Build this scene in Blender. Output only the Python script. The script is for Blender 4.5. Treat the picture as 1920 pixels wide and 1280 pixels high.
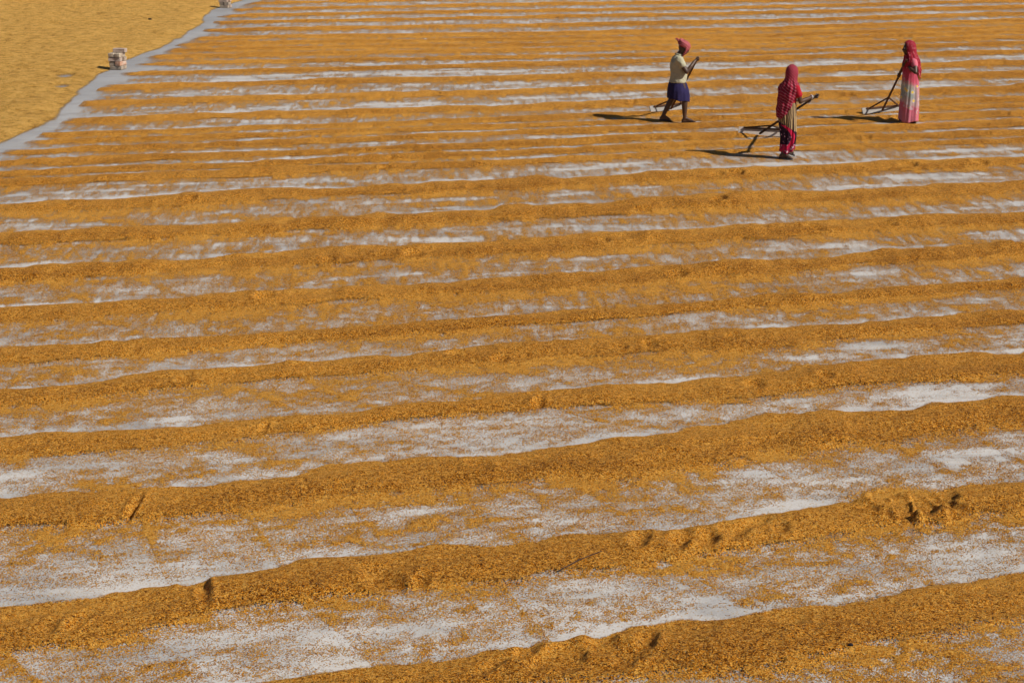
import bpy, bmesh, math, random
import numpy as np
from mathutils import Vector, Matrix

# ------------------------------------------------------------------ camera, sky, sun, exposure
for o in list(bpy.data.objects):
    bpy.data.objects.remove(o, do_unlink=True)
scene = bpy.context.scene
COL = scene.collection

cam_d = bpy.data.cameras.new('camera')
cam_d.sensor_width = 36.0
cam_d.lens = 60.0
cam_d.clip_start = 0.1
cam_d.clip_end = 2000.0
cam = bpy.data.objects.new('camera', cam_d)
COL.objects.link(cam)
CAM_H = 4.76
PITCH = math.atan(910.0 / 3200.0)
cam.location = (0, 0, CAM_H)
cam.rotation_euler = (math.pi / 2 - PITCH, 0, 0)
scene.camera = cam

SUN_FROM = Vector((1.42, -0.70, 1.38)).normalized()      # towards the sun
SUN_EL = math.asin(SUN_FROM.z)
SUN_AZ = math.atan2(SUN_FROM.x, SUN_FROM.y)              # clockwise from +Y
w = bpy.data.worlds.new('World')
scene.world = w
w.use_nodes = True
nt = w.node_tree
bg = nt.nodes['Background']
sky = nt.nodes.new('ShaderNodeTexSky')
sky.sky_type = 'NISHITA'
sky.sun_disc = False
sky.sun_elevation = SUN_EL
sky.sun_rotation = SUN_AZ
sky.dust_density = 0.4
sky.air_density = 0.8
nt.links.new(sky.outputs[0], bg.inputs[0])
bg.inputs[1].default_value = 0.05
sd = bpy.data.lights.new('sun', 'SUN')
sd.energy = 5.0
sd.angle = math.radians(0.5)
sd.color = (1.0, 0.955, 0.88)
so = bpy.data.objects.new('sun', sd)
COL.objects.link(so)
so.rotation_euler = SUN_FROM.to_track_quat('Z', 'Y').to_euler()
so.location = (10, -4, 12)
scene.view_settings.view_transform = 'Standard'
scene.view_settings.look = 'None'
scene.view_settings.gamma = 1.0
scene.view_settings.exposure = 0.16
scene.view_settings.use_curve_mapping = False
scene.render.engine = 'CYCLES'

# ------------------------------------------------------------------ helpers
def tag(o, label=None, cat=None, group=None, kind=None):
    if label: o['label'] = label
    if cat: o['category'] = cat
    if group: o['group'] = group
    if kind: o['kind'] = kind
    return o

def empty(name, loc=(0, 0, 0), rz=0.0):
    o = bpy.data.objects.new(name, None)
    o.location = loc
    o.rotation_euler = (0, 0, rz)
    o.empty_display_size = 0.1
    COL.objects.link(o)
    return o

def link(name, mesh, mat=None, parent=None):
    o = bpy.data.objects.new(name, mesh)
    COL.objects.link(o)
    if mat is not None:
        mesh.materials.clear()
        mesh.materials.append(mat)
    if parent is not None:
        o.parent = parent
    return o

def np_mesh(name, verts, quads, smooth=True):
    me = bpy.data.meshes.new(name)
    nv, nq = len(verts), len(quads)
    me.vertices.add(nv)
    me.vertices.foreach_set('co', np.ascontiguousarray(verts, dtype=np.float32).ravel())
    me.loops.add(nq * 4)
    me.loops.foreach_set('vertex_index', np.ascontiguousarray(quads, dtype=np.int32).ravel())
    me.polygons.add(nq)
    me.polygons.foreach_set('loop_start', np.arange(0, nq * 4, 4, dtype=np.int32))
    me.polygons.foreach_set('use_smooth', np.full(nq, smooth))
    me.update(calc_edges=True)
    return me

# --- numpy noise
def _hash(ix, iy, seed):
    h = (ix.astype(np.int64) * 374761393 + iy.astype(np.int64) * 668265263 + int(seed) * 1442695041) & 0xffffffff
    h = ((h ^ (h >> 13)) * 1274126177) & 0xffffffff
    h = ((h ^ (h >> 16)) * 2246822519) & 0xffffffff
    h = h ^ (h >> 15)
    return (h & 0xffffff).astype(np.float32) / np.float32(0xffffff)

def vnoise(x, y, seed=0):
    """value noise in -1..1"""
    x = np.asarray(x, dtype=np.float32); y = np.asarray(y, dtype=np.float32)
    x, y = np.broadcast_arrays(x, y)
    fx = np.floor(x); fy = np.floor(y)
    ix = fx.astype(np.int32); iy = fy.astype(np.int32)
    tx = x - fx; ty = y - fy
    tx = tx * tx * tx * (tx * (tx * 6 - 15) + 10); ty = ty * ty * ty * (ty * (ty * 6 - 15) + 10)
    a = _hash(ix, iy, seed); b = _hash(ix + 1, iy, seed)
    c = _hash(ix, iy + 1, seed); d = _hash(ix + 1, iy + 1, seed)
    return ((a + (b - a) * tx) * (1 - ty) + (c + (d - c) * tx) * ty) * 2 - 1

def fbm(x, y, seed=0, octv=4, gain=0.55, fade=None, lac=2.03):
    """fade: list of per-octave weights arrays or None"""
    s = 0.0; a = 1.0; n = 0.0
    ca, sa = math.cos(0.5), math.sin(0.5)
    for k in range(octv):
        v = vnoise(x, y, seed + 17 * k)
        s = s + a * v * (1.0 if fade is None else fade[k])
        n += a
        x, y = (x * ca - y * sa) * lac, (x * sa + y * ca) * lac
        a *= gain
    return s / n * 1.5

def sstep(a, b, x):
    t = np.clip((x - a) / (b - a), 0, 1)
    return t * t * (3 - 2 * t)

# --- material helpers
class NT:
    def __init__(self, name, rough=0.7, spec=0.3):
        self.m = bpy.data.materials.new(name)
        self.m.use_nodes = True
        self.t = self.m.node_tree
        self.b = self.t.nodes['Principled BSDF']
        self.b.inputs['Roughness'].default_value = rough
        self.b.inputs['Specular IOR Level'].default_value = spec
    def n(self, kind, **kw):
        nd = self.t.nodes.new(kind)
        for k, v in kw.items():
            setattr(nd, k, v)
        return nd
    def l(self, a, b):
        self.t.links.new(a, b)
    def _in(self, sock, v):
        if isinstance(v, bpy.types.NodeSocket): self.l(v, sock)
        else: sock.default_value = v
    def math(self, op, a, b=0.0, c=None, clamp=False):
        nd = self.n('ShaderNodeMath', operation=op)
        nd.use_clamp = clamp
        self._in(nd.inputs[0], a); self._in(nd.inputs[1], b)
        if c is not None: self._in(nd.inputs[2], c)
        return nd.outputs[0]
    def mix(self, f, a, b, blend='MIX'):
        nd = self.n('ShaderNodeMix', data_type='RGBA', blend_type=blend)
        self._in(nd.inputs[0], f)
        for s, v in ((nd.inputs[6], a), (nd.inputs[7], b)):
            if isinstance(v, bpy.types.NodeSocket): self.l(v, s)
            else: s.default_value = (v[0], v[1], v[2], 1)
        return nd.outputs[2]
    def ramp(self, f, stops, interp='LINEAR'):
        nd = self.n('ShaderNodeValToRGB')
        cr = nd.color_ramp
        cr.interpolation = interp
        while len(cr.elements) < len(stops): cr.elements.new(0.5)
        for e, (p, c) in zip(cr.elements, stops):
            e.position = p
            e.color = (c[0], c[1], c[2], 1) if not isinstance(c, (int, float)) else (c, c, c, 1)
        self._in(nd.inputs[0], f)
        return nd.outputs[0]
    def coord(self, which='Object'):
        return self.n('ShaderNodeTexCoord').outputs[which]
    def mapping(self, vec, scale=(1, 1, 1), rot=(0, 0, 0)):
        nd = self.n('ShaderNodeMapping')
        nd.inputs['Scale'].default_value = scale
        nd.inputs['Rotation'].default_value = rot
        self.l(vec, nd.inputs[0])
        return nd.outputs[0]
    def noise(self, vec, scale, detail=3, rough=0.6, dim='3D'):
        nd = self.n('ShaderNodeTexNoise', noise_dimensions=dim)
        nd.inputs['Scale'].default_value = scale
        nd.inputs['Detail'].default_value = detail
        nd.inputs['Roughness'].default_value = rough
        if vec is not None: self.l(vec, nd.inputs['Vector'])
        return nd.outputs['Fac']
    def voronoi(self, vec, scale, feature='F1', dim='3D', rnd=1.0):
        nd = self.n('ShaderNodeTexVoronoi', feature=feature, voronoi_dimensions=dim)
        nd.inputs['Scale'].default_value = scale
        nd.inputs['Randomness'].default_value = rnd
        if vec is not None: self.l(vec, nd.inputs['Vector'])
        return nd
    def attr(self, name, out='Fac'):
        nd = self.n('ShaderNodeAttribute', attribute_name=name)
        return nd.outputs[out]
    def bump(self, h, strength=0.5, dist=0.01, normal=None):
        nd = self.n('ShaderNodeBump')
        nd.inputs['Strength'].default_value = strength
        nd.inputs['Distance'].default_value = dist
        self.l(h, nd.inputs['Height'])
        if normal is not None: self.l(normal, nd.inputs['Normal'])
        return nd.outputs[0]
    def color(self, c):
        self._in(self.b.inputs['Base Color'], c if isinstance(c, bpy.types.NodeSocket) else (c[0], c[1], c[2], 1))

# ------------------------------------------------------------------ materials of the ground
def mat_concrete():
    k = NT('concrete', 0.85, 0.25)
    p = k.coord('Object')
    big = k.noise(p, 0.35, 4, 0.6)
    streak = k.noise(k.mapping(p, (0.35, 1.6, 1)), 1.4, 5, 0.65)
    fine = k.noise(p, 60, 4, 0.7)
    c = k.ramp(big, [(0.30, (0.235, 0.24, 0.255)), (0.5, (0.285, 0.29, 0.305)), (0.72, (0.34, 0.343, 0.355))])
    dust = k.noise(p, 1.3, 4, 0.65)
    spx = k.n('ShaderNodeSeparateXYZ'); k.l(p, spx.inputs[0])
    rows = k.ramp(k.math('ADD', k.math('MULTIPLY', spx.outputs[0], 0.25), 2.6), [(0.3, 0.0), (1.0, 1.0)])
    c = k.mix(k.math('MULTIPLY', rows, 0.68), c, (0.63, 0.61, 0.585))
    c = k.mix(k.math('MULTIPLY', k.math('MULTIPLY', k.ramp(dust, [(0.3, 0.3), (0.7, 1.0)]), rows), 0.30), c, (0.52, 0.42, 0.30))
    stain = k.noise(k.mapping(p, (0.6, 0.8, 1)), 1.9, 6, 0.7)
    c = k.mix(k.math('MULTIPLY', k.ramp(stain, [(0.36, 1.0), (0.52, 0.0)]), 0.55), c, (0.23, 0.22, 0.22))
    c = k.mix(k.math('MULTIPLY', k.ramp(streak, [(0.38, 1.0), (0.55, 0.0)]), 0.35), c, (0.26, 0.255, 0.25))
    c = k.mix(0.5, c, k.ramp(fine, [(0.3, (0.30, 0.28, 0.27)), (0.7, (0.62, 0.61, 0.60))]), 'OVERLAY')
    # small chaff crumbs lying about
    v = k.voronoi(p, 110, dim='2D')
    crumb = k.math('GREATER_THAN', k.math('FRACT', k.math('MULTIPLY', v.outputs['Color'], 7.31)), 0.955)
    c = k.mix(k.math('MULTIPLY', crumb, 0.8), c, (0.36, 0.22, 0.07))
    k.color(c)
    k.l(k.bump(fine, 0.35, 0.004), k.b.inputs['Normal'])
    return k.m

def mat_grain(name, light, mid, dark, fscale, famp, relief):
    """paddy: every cell is a husk with its own shade; 'cov' is how densely the husks lie"""
    k = NT(name, 0.75, 0.10)
    p = k.coord('Object')
    warp = k.n('ShaderNodeTexNoise', noise_dimensions='2D')
    warp.inputs['Scale'].default_value = 90
    warp.inputs['Detail'].default_value = 1
    k.l(p, warp.inputs['Vector'])
    vm = k.n('ShaderNodeVectorMath', operation='MULTIPLY_ADD')
    k.l(warp.outputs['Color'], vm.inputs[0])
    vm.inputs[1].default_value = (0.010, 0.010, 0)
    k.l(p, vm.inputs[2])
    pw = vm.outputs[0]
    v = k.voronoi(pw, 175, dim='2D')
    sep = k.n('ShaderNodeSeparateColor')
    k.l(v.outputs['Color'], sep.inputs[0])
    r1, r2, r3 = sep.outputs
    v2 = k.voronoi(p, 42, dim='2D')
    sep2 = k.n('ShaderNodeSeparateColor')
    k.l(v2.outputs['Color'], sep2.inputs[0])
    n1 = k.noise(p, 22, 3, 0.7, '2D')
    cov = k.attr('cov')
    tone = k.attr('tone')
    # husk shade
    frn = k.n('ShaderNodeTexNoise', noise_dimensions='2D')
    for nm_, vl_ in (('Scale', fscale), ('Detail', 6.0), ('Roughness', 0.88)): frn.inputs[nm_].default_value = vl_
    k.l(p, frn.inputs['Vector'])
    frv = frn.outputs['Fac']
    shade = k.math('ADD', k.math('MULTIPLY', r1, 1.10), k.math('MULTIPLY', k.math('SUBTRACT', frv, 0.5), famp))
    shade = k.math('ADD', shade, 0.17)
    shade = k.math('SUBTRACT', shade, k.math('MULTIPLY', k.math('SUBTRACT', tone, 0.5), 0.62))
    c = k.ramp(shade, [(0.08, dark), (0.36, tuple(0.5 * (a + b) for a, b in zip(dark, mid))), (0.62, mid), (1.0, light)])
    # a few greenish and a few reddish husks
    c = k.mix(k.math('MULTIPLY', k.math('GREATER_THAN', r3, 0.93), 0.5), c, (0.30, 0.12, 0.03))
    c = k.mix(k.math('MULTIPLY', k.math('LESS_THAN', r3, 0.05), 0.5), c, (0.62, 0.46, 0.20))
    k.color(c)
    hgt = k.math('ADD', k.math('MULTIPLY', v.outputs['Distance'], -1.0), k.math('MULTIPLY', r2, 0.55))
    hgt = k.math('ADD', hgt, k.math('MULTIPLY', v2.outputs['Distance'], -0.6))
    st = k.noise(k.mapping(p, (0.5, 2.2, 1), (0, 0, -0.09)), 3.0, 5, 0.7, '2D')
    b0 = k.bump(k.math('ADD', frv, k.math('MULTIPLY', st, 0.5)), 0.8, relief)
    k.l(k.bump(hgt, 1.0, 0.012, b0), k.b.inputs['Normal'])
    # husks lying singly on the concrete
    n4 = k.noise(k.mapping(p, (0.35, 1, 1), (0, 0, 0.14)), 7, 4, 0.7, '2D')
    thr = k.math('ADD', k.math('MULTIPLY', r2, 0.78), k.math('ADD', k.math('MULTIPLY', k.ramp(n1, [(0.3, 0.0), (0.7, 1.0)]), 0.16), k.math('MULTIPLY', k.ramp(n4, [(0.32, 0.0), (0.68, 1.0)]), 0.06)))
    a = k.math('LESS_THAN', thr, cov)
    tr = k.n('ShaderNodeBsdfTransparent')
    mx = k.n('ShaderNodeMixShader')
    k.l(a, mx.inputs[0])
    k.l(tr.outputs[0], mx.inputs[1])
    k.l(k.b.outputs[0], mx.inputs[2])
    k.l(mx.outputs[0], k.t.nodes['Material Output'].inputs['Surface'])
    return k.m

M_CONC = mat_concrete()
M_GRAIN = mat_grain('paddy', (1.0, 0.52, 0.095), (0.80, 0.270, 0.011), (0.05, 0.011, 0.001), 22.0, 2.1, 0.009)
M_GRAIN_DRY = mat_grain('dry_paddy', (1.0, 0.60, 0.16), (0.82, 0.385, 0.055), (0.16, 0.06, 0.006), 3.4, 2.6, 0.085)

# ------------------------------------------------------------------ the yard
nseg = 24
xs = np.linspace(-320, 320, nseg + 1); ys = np.linspace(-120, 520, nseg + 1)
gx, gy = np.meshgrid(xs, ys)
vv = np.stack([gx.ravel(), gy.ravel(), np.zeros(gx.size)], 1)
idx = np.arange(gx.size).reshape(gx.shape)
qq = np.stack([idx[:-1, :-1].ravel(), idx[:-1, 1:].ravel(), idx[1:, 1:].ravel(), idx[1:, :-1].ravel()], 1)
yard = link('ground', np_mesh('ground', vv, qq, False), M_CONC)
tag(yard, 'pale grey concrete drying floor showing between the grain ridges', 'ground', kind='structure')

# the raking pattern is drawn in field units; these two numbers turn them into metres of yard
def to_yard(x, y): return 1.020 * x, 1.6346 * y + 2.116
# ridges of raked paddy, far to near: (x, y, half width) in field units, then bareness of the strip
# of floor on the near side of the ridge (0 covered, 1 bare)
RIDGES = [
    ('v14', [(-8.78, 39.34, 0.39), (0.00, 40.57, 0.42), (9.70, 41.68, 0.44), (19.23, 43.26, 0.47)], 0.60),
    ('v13', [(-8.44, 37.70, 0.38), (0.00, 38.83, 0.40), (9.30, 39.85, 0.42), (18.40, 41.30, 0.45)], 0.80),
    ('v12', [(-8.12, 36.18, 0.36), (0.00, 37.23, 0.38), (8.93, 38.17, 0.40), (17.64, 39.51, 0.43)], 0.75),
    ('v11', [(-7.76, 34.51, 0.33), (0.00, 35.61, 0.35), (8.55, 36.48, 0.37), (16.94, 37.85, 0.40)], 0.80),
    ('v10', [(-7.44, 32.98, 0.34), (0.00, 34.04, 0.36), (8.20, 34.92, 0.38), (16.29, 36.33, 0.41)], 0.80),
    ('v9', [(-7.15, 31.63, 0.34), (0.00, 32.50, 0.36), (7.86, 33.35, 0.37), (15.64, 34.78, 0.41)], 0.84),
    ('v8', [(-6.86, 30.27, 0.34), (0.00, 31.13, 0.36), (7.56, 32.03, 0.38), (14.98, 33.23, 0.41)], 0.84),
    ('v7', [(-6.57, 28.88, 0.34), (0.00, 29.51, 0.36), (7.20, 30.38, 0.38), (14.33, 31.69, 0.41)], 0.76),
    ('v6', [(-6.30, 27.59, 0.31), (0.00, 28.04, 0.32), (6.87, 28.88, 0.33), (13.75, 30.32, 0.37)], 0.36),
    ('v5', [(-6.10, 26.66, 0.27), (0.00, 27.16, 0.28), (6.60, 27.68, 0.29), (13.22, 29.07, 0.32)], 0.30),
    ('v4', [(-5.93, 25.86, 0.26), (0.00, 26.33, 0.27), (6.43, 26.91, 0.28), (12.86, 28.22, 0.30)], 0.36),
    ('v3', [(-5.74, 24.99, 0.27), (0.00, 25.55, 0.28), (6.23, 26.02, 0.29), (12.48, 27.33, 0.32)], 0.58),
    ('v2', [(-5.54, 24.04, 0.25), (0.00, 24.56, 0.26), (6.04, 25.13, 0.27), (12.09, 26.42, 0.30)], 0.72),
    ('v1', [(-5.32, 22.97, 0.31), (0.00, 23.58, 0.33), (5.87, 24.39, 0.35), (11.55, 25.14, 0.37)], 0.80),
    ('u1', [(-5.01, 21.53, 0.33), (0.00, 22.06, 0.35), (5.53, 22.85, 0.37), (10.95, 23.71, 0.40)], 0.70),
    ('u2', [(-4.70, 20.07, 0.32), (0.00, 20.62, 0.33), (5.25, 21.58, 0.36), (10.39, 22.39, 0.39)], 0.68),
    ('u3', [(-4.41, 18.67, 0.30), (0.00, 19.22, 0.32), (4.92, 20.07, 0.34), (9.75, 20.88, 0.37)], 0.58),
    ('u4', [(-4.19, 17.67, 0.19), (0.00, 18.27, 0.21), (4.70, 19.09, 0.22), (9.32, 19.87, 0.24)], 0.45),
    ('u5', [(-4.09, 17.18, 0.17), (0.00, 17.75, 0.18), (4.57, 18.52, 0.19), (9.08, 19.31, 0.21)], 0.58),
    ('u6', [(-3.97, 16.60, 0.23), (0.00, 17.25, 0.24), (4.44, 17.91, 0.26), (8.78, 18.61, 0.28)], 0.62),
    ('u7', [(-3.82, 15.90, 0.23), (0.00, 16.53, 0.24), (4.29, 17.25, 0.26), (8.47, 17.87, 0.28)], 0.58),
    ('u8', [(-3.70, 15.34, 0.20), (0.00, 15.96, 0.21), (4.16, 16.67, 0.23), (8.19, 17.21, 0.24)], 0.52),
    ('a', [(-6.83, 14.38, 0.26), (-3.76, 14.87, 0.29), (0.00, 15.37, 0.21), (4.05, 16.14, 0.15), (7.94, 16.62, 0.19)], 0.68),
    ('b', [(-6.34, 13.18, 0.27), (-3.50, 13.66, 0.31), (0.00, 14.17, 0.25), (3.93, 14.87, 0.34), (7.25, 15.38, 0.29)], 0.50),
    ('c', [(-5.83, 11.95, 0.24), (-3.20, 12.32, 0.30), (0.00, 12.83, 0.29), (3.62, 13.54, 0.33), (6.68, 14.00, 0.28)], 0.48),
    ('d', [(-5.33, 10.76, 0.29), (-2.94, 11.15, 0.29), (0.00, 11.60, 0.31), (3.31, 12.18, 0.36), (6.11, 12.63, 0.26)], 0.47),
    ('e', [(-4.86, 9.61, 0.24), (-2.68, 9.98, 0.24), (0.00, 10.41, 0.25), (3.02, 10.92, 0.26), (5.63, 11.47, 0.25)], 0.40),
    ('f', [(-4.47, 8.67, 0.21), (-2.46, 8.97, 0.18), (0.00, 9.40, 0.16), (2.78, 9.91, 0.14), (5.14, 10.29, 0.18)], 0.44),
    ('g', [(-4.13, 7.86, 0.18), (-2.29, 8.22, 0.22), (0.00, 8.65, 0.19), (2.58, 9.05, 0.24), (4.77, 9.40, 0.20)], 0.50),
    ('h', [(-3.77, 6.98, 0.18), (-2.08, 7.26, 0.19), (0.00, 7.70, 0.20), (2.35, 8.04, 0.20), (4.38, 8.45, 0.25)], 0.62),
    ('i', [(-3.38, 6.04, 0.23), (-1.86, 6.29, 0.25), (0.00, 6.64, 0.23), (2.13, 7.08, 0.29), (3.98, 7.50, 0.23)], 0.56),
    ('j', [(-2.91, 4.89, 0.21), (-1.63, 5.22, 0.20), (0.00, 5.53, 0.18), (1.83, 5.80, 0.24), (3.47, 6.24, 0.20)], 0.56),
    ('k', [(-2.51, 3.94, 0.17), (-1.42, 4.27, 0.16), (0.00, 4.50, 0.17), (1.58, 4.72, 0.26), (2.97, 5.05, 0.24)], 0.58),
    ('l', [(-1.23, 3.41, 0.15), (0.00, 3.64, 0.16), (1.38, 3.84, 0.18), (2.58, 4.10, 0.19)], 0.55),
    ('m', [(-1.23, 2.45, 0.18), (0.00, 2.64, 0.18), (1.38, 2.84, 0.18), (2.58, 3.05, 0.19)], 0.55),
    ('n', [(-1.23, 1.45, 0.18), (0.00, 1.64, 0.18), (1.38, 1.84, 0.18), (2.58, 2.05, 0.19)], 0.55),
]
# the bare footpath: left and right edges (x, y)
PATH_L = [(-9.4, 9), (-9.2, 12), (-8.97, 14.66), (-8.54, 16.36), (-8.43, 18.23), (-8.82, 20.77), (-9.06, 22.63), (-9.06, 24.39), (-8.78, 26.82),
          (-8.93, 29.86), (-9.37, 32.61), (-9.17, 34.51), (-8.79, 35.89), (-8.51, 38.99), (-8.19, 42.65), (-8.0, 60)]
PATH_R = [(-8.7, 9), (-8.6, 12), (-8.41, 13.62), (-8.1, 15.39), (-7.93, 16.81), (-7.99, 17.63), (-8.12, 19.08), (-8.39, 20.36), (-8.35, 21.98), (-8.48, 24.18),
          (-8.42, 25.86), (-8.18, 28.22), (-8.57, 31.45), (-8.68, 33.22), (-8.33, 35.46), (-7.82, 38.5), (-7.45, 42.06), (-7.2, 60)]

# grid: fine where the yard is close, coarser with distance and outside
NR, NC = 830, 1060
inv = np.concatenate([np.linspace(1 / 1.9, 1 / 5.9, 40, endpoint=False), np.linspace(1 / 5.9, 1 / 50.0, NR)])
Yg = (1 / inv - 2.0).astype(np.float32)
sg = np.concatenate([np.linspace(-0.95, -0.56, 60, endpoint=False), np.linspace(-0.56, 0.56, NC, endpoint=False), np.linspace(0.56, 0.95, 60)])
depth = Yg * 0.899 + 1.909
X = (sg[None, :] * depth[:, None]).astype(np.float32)
Y = np.repeat(Yg[:, None], len(sg), 1)
sp = np.maximum(np.gradient(Yg)[:, None], np.gradient(X, axis=1))          # vertex spacing

def fades(scale_x, n, lac=2.03):
    out = []
    wl = 1.0 / scale_x
    for k in range(n):
        out.append(np.clip((wl / lac ** k) / sp / 3.0 - 0.35, 0, 1))
    return out

def ridge_line(pts):
    a = np.array(pts)
    sl0 = 0.14; n = 24
    x0 = np.array([-40.0]); x1 = np.array([45.0])
    xs_ = np.concatenate([x0, a[:, 0], x1])
    ys_ = np.concatenate([[a[0, 1] + (-40 - a[0, 0]) * sl0], a[:, 1], [a[-1, 1] + (45 - a[-1, 0]) * sl0]])
    hs_ = np.concatenate([[a[0, 2]], a[:, 2], [a[-1, 2]]])
    xx = np.linspace(-40, 45, 1701)
    yy = np.interp(xx, xs_, ys_); hh = np.interp(xx, xs_, hs_)
    ker = np.hanning(33); ker /= ker.sum()
    yy2 = np.convolve(np.pad(yy, 16, mode='edge'), ker, 'valid'); hh2 = np.convolve(np.pad(hh, 16, mode='edge'), ker, 'valid')
    yy2[:20] = yy[:20]; yy2[-20:] = yy[-20:]
    return xx, yy2, hh2

LINES = [ridge_line(p) for _, p, _ in RIDGES]
rng = np.random.RandomState(5)

# 1-D tables per ridge, shared by all lookups
thick = np.zeros_like(X)
rid = np.zeros_like(X)               # 0..1 how much this is ridge
side = np.zeros_like(X)              # -1 near .. +1 far within the ridge
q = np.full_like(X, 0.5)             # position in a strip: 0 behind the near ridge, 1 at the foot of the far one
bare = np.full_like(X, 0.4)
stripid = np.zeros_like(X)
nz_edge = fbm(X * 2.2, Y * 4.0, 11, 4, fade=fades(2.2, 4))
nz_wob = vnoise(X * 0.55, Y * 0.8, 12)
YcA = []; hwA = []
for i, (xx, yy, hh) in enumerate(LINES):
    yc = np.interp(X, xx, yy).astype(np.float32)
    yc += 0.05 * vnoise(X * 0.9, np.full_like(X, i * 7.7), 21) + 0.022 * vnoise(X * 2.9, np.full_like(X, i * 3.1), 22)
    hw = np.interp(X, xx, hh).astype(np.float32)
    hw *= 1.0 + 0.22 * vnoise(X * 0.8, np.full_like(X, i * 5.3), 23) + 0.12 * vnoise(X * 2.6, np.full_like(X, i * 2.3), 24)
    YcA.append(yc); hwA.append(hw)
SAW = {'f': 1.25, 'e': 0.65, 'd': 0.6, 'b': 0.5, 'c': 0.35, 'u7': 0.7, 'u6': 0.7, 'u3': 0.6}
for i, (nm, pts, br) in enumerate(RIDGES):
    yc, hw = YcA[i], hwA[i]
    m = np.abs(Y - yc) < hw * 1.6
    if m.any():
        d = (Y[m] - yc[m]) / (hw[m] * (1.07 - 0.08 * sstep(7, 11, Y[m]) + 0.26 * nz_edge[m]))
        body = np.clip(1 - np.abs(d) ** 2.2, 0, 1)
        # rake strokes pile the ridge up in overlapping scallops
        L = 1.05 + 0.3 * rng.rand()
        ph = X[m] / L + 0.30 * d * np.abs(d) + 0.45 * d + 0.55 * vnoise(X[m] * 0.45, np.full(m.sum(), i * 9.1), 31) + rng.rand()
        fr = ph - np.floor(ph)
        amp = SAW.get(nm, 0.50) * (0.6 + 0.8 * _hash(np.floor(ph).astype(np.int32), np.full(m.sum(), i, np.int32), 77))
        saw = np.where(fr < 0.9, fr / 0.9, (1 - fr) / 0.1) - 0.5
        hgt = (0.020 + 0.105 * hw[m]) * (body ** 0.9) * (1 + 0.55 * amp * saw)
        far_low = 1 - 0.55 * sstep(8, 24, Y[m])        # the far rows are raked lower
        hgt = hgt * far_low
        t0 = thick[m]
        thick[m] = np.maximum(t0, hgt)
        rr = np.where(d < 0, sstep(-0.10, 0.45, 1 - np.abs(d)), sstep(0.0, 0.20, 1 - np.abs(d)))
        side[m] = np.where(rr > rid[m], np.clip(d, -1, 1), side[m])
        rid[m] = np.maximum(rid[m], rr)
    # strip on the near side of ridge i, up to the far side of ridge i+1
    if i + 1 < len(RIDGES):
        top = yc - hw; bot = YcA[i + 1] + hwA[i + 1]
        ms = (Y <= yc) & (Y > YcA[i + 1])
        q[ms] = ((Y - bot) / np.maximum(top - bot, 0.12))[ms]
        bare[ms] = br
        stripid[ms] = i
q = np.clip(q, 0, 1)

# patchiness of the thin layer left on the strips: raked swathes, streaks and crumbs
u = X + 0.14 * Y
Lk = 1.15
phs = (u + 0.55 * (q - 0.5) * (0.5 + _hash(stripid.astype(np.int32), stripid.astype(np.int32) * 0, 3)) + 0.35 * vnoise(u * 0.7, stripid * 3.7, 41)) / (0.75 + 0.9 * _hash(stripid.astype(np.int32), stripid.astype(np.int32) * 0 + 1, 4)) + stripid * 0.37
cell = np.floor(phs).astype(np.int32)
fr = phs - cell
stroke = _hash(cell, stripid.astype(np.int32), 5) - 0.5
seam = np.exp(-(np.minimum(fr, 1 - fr) * 1.0 / 0.07) ** 2) * (_hash(cell, stripid.astype(np.int32), 6) > 0.35)
patch = fbm(u * 1.25, (Y - 0.14 * X) * 3.1, 51, 5, 0.62, fade=fades(1.6, 5))
fine = fbm(u * 9.0, (Y - 0.14 * X) * 17.0, 61, 3, 0.7, fade=fades(12.0, 3))
mask_sw = vnoise(u * 0.5, Y * 1.1, 71)
sliver = fbm(u * 1.0, (Y - 0.14 * X) * 5.5, 57, 4, 0.6, fade=fades(2.6, 4))
cov = 0.90 - 0.66 * bare + 0.17 * patch + 0.19 * stroke * (0.6 + 0.4 * mask_sw) + 0.18 * seam + 0.34 * fine
cov -= (0.18 + 0.30 * bare) * sstep(0.14, 0.70, sliver + 0.55 * (bare - 0.45) + 0.55 * fine)
cov -= 0.30 * np.exp(-(q / 0.15) ** 2) * sstep(-0.25, 0.35, vnoise(u * 0.9, stripid * 5.1, 81) + 0.9 * (bare - 0.4))
cov += 0.26 * sstep(0.60, 1.02, q)
farn = fbm(u * 6.0, (Y - 0.14 * X) * 1.5, 67, 4, 0.85)
far_w = sstep(9, 18, Y)
cov += 0.17 * farn * far_w
spk = vnoise(X * 13.0, Y * 4.2, 68) + 0.8 * vnoise(X * 23.0 + 3.0 * Y, Y * 7.0, 69)      # clots of husks
spk_w = sstep(5, 12, Y)
cov += 0.17 * spk * spk_w
cov = np.clip(cov, 0.10, 0.90)
thin = 0.0012 + 0.006 * np.clip(cov - 0.5, 0, 1) + 0.005 * (1 - rid) * sstep(0.6, 0.95, cov) * (1 + patch)
cov = np.maximum(cov, rid * 1.05 + 0.25 * fine * (1 - rid))
cov = np.where(rid > 0.9, 1.2, cov)

# lumps on the ridges
lump = fbm(X * 2.3, Y * 3.2, 91, 6, 0.60, fade=fades(2.3, 6))
z = thick + thin
z *= 1 + rid * (0.30 * vnoise(X * 0.65, Y * 0.8, 97) + 0.18 * far_w * vnoise(X * 2.4, Y * 1.1, 98))
z += rid * ((0.030 + 0.022 * sstep(6, 12, Y)) * lump) * np.clip(thick / 0.05, 0.1, 1.3)
streak = fbm(u * 1.1, (Y - 0.14 * X) * 9.0, 95, 3, 0.6, fade=fades(4.0, 3))
z += rid * 0.012 * streak

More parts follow.
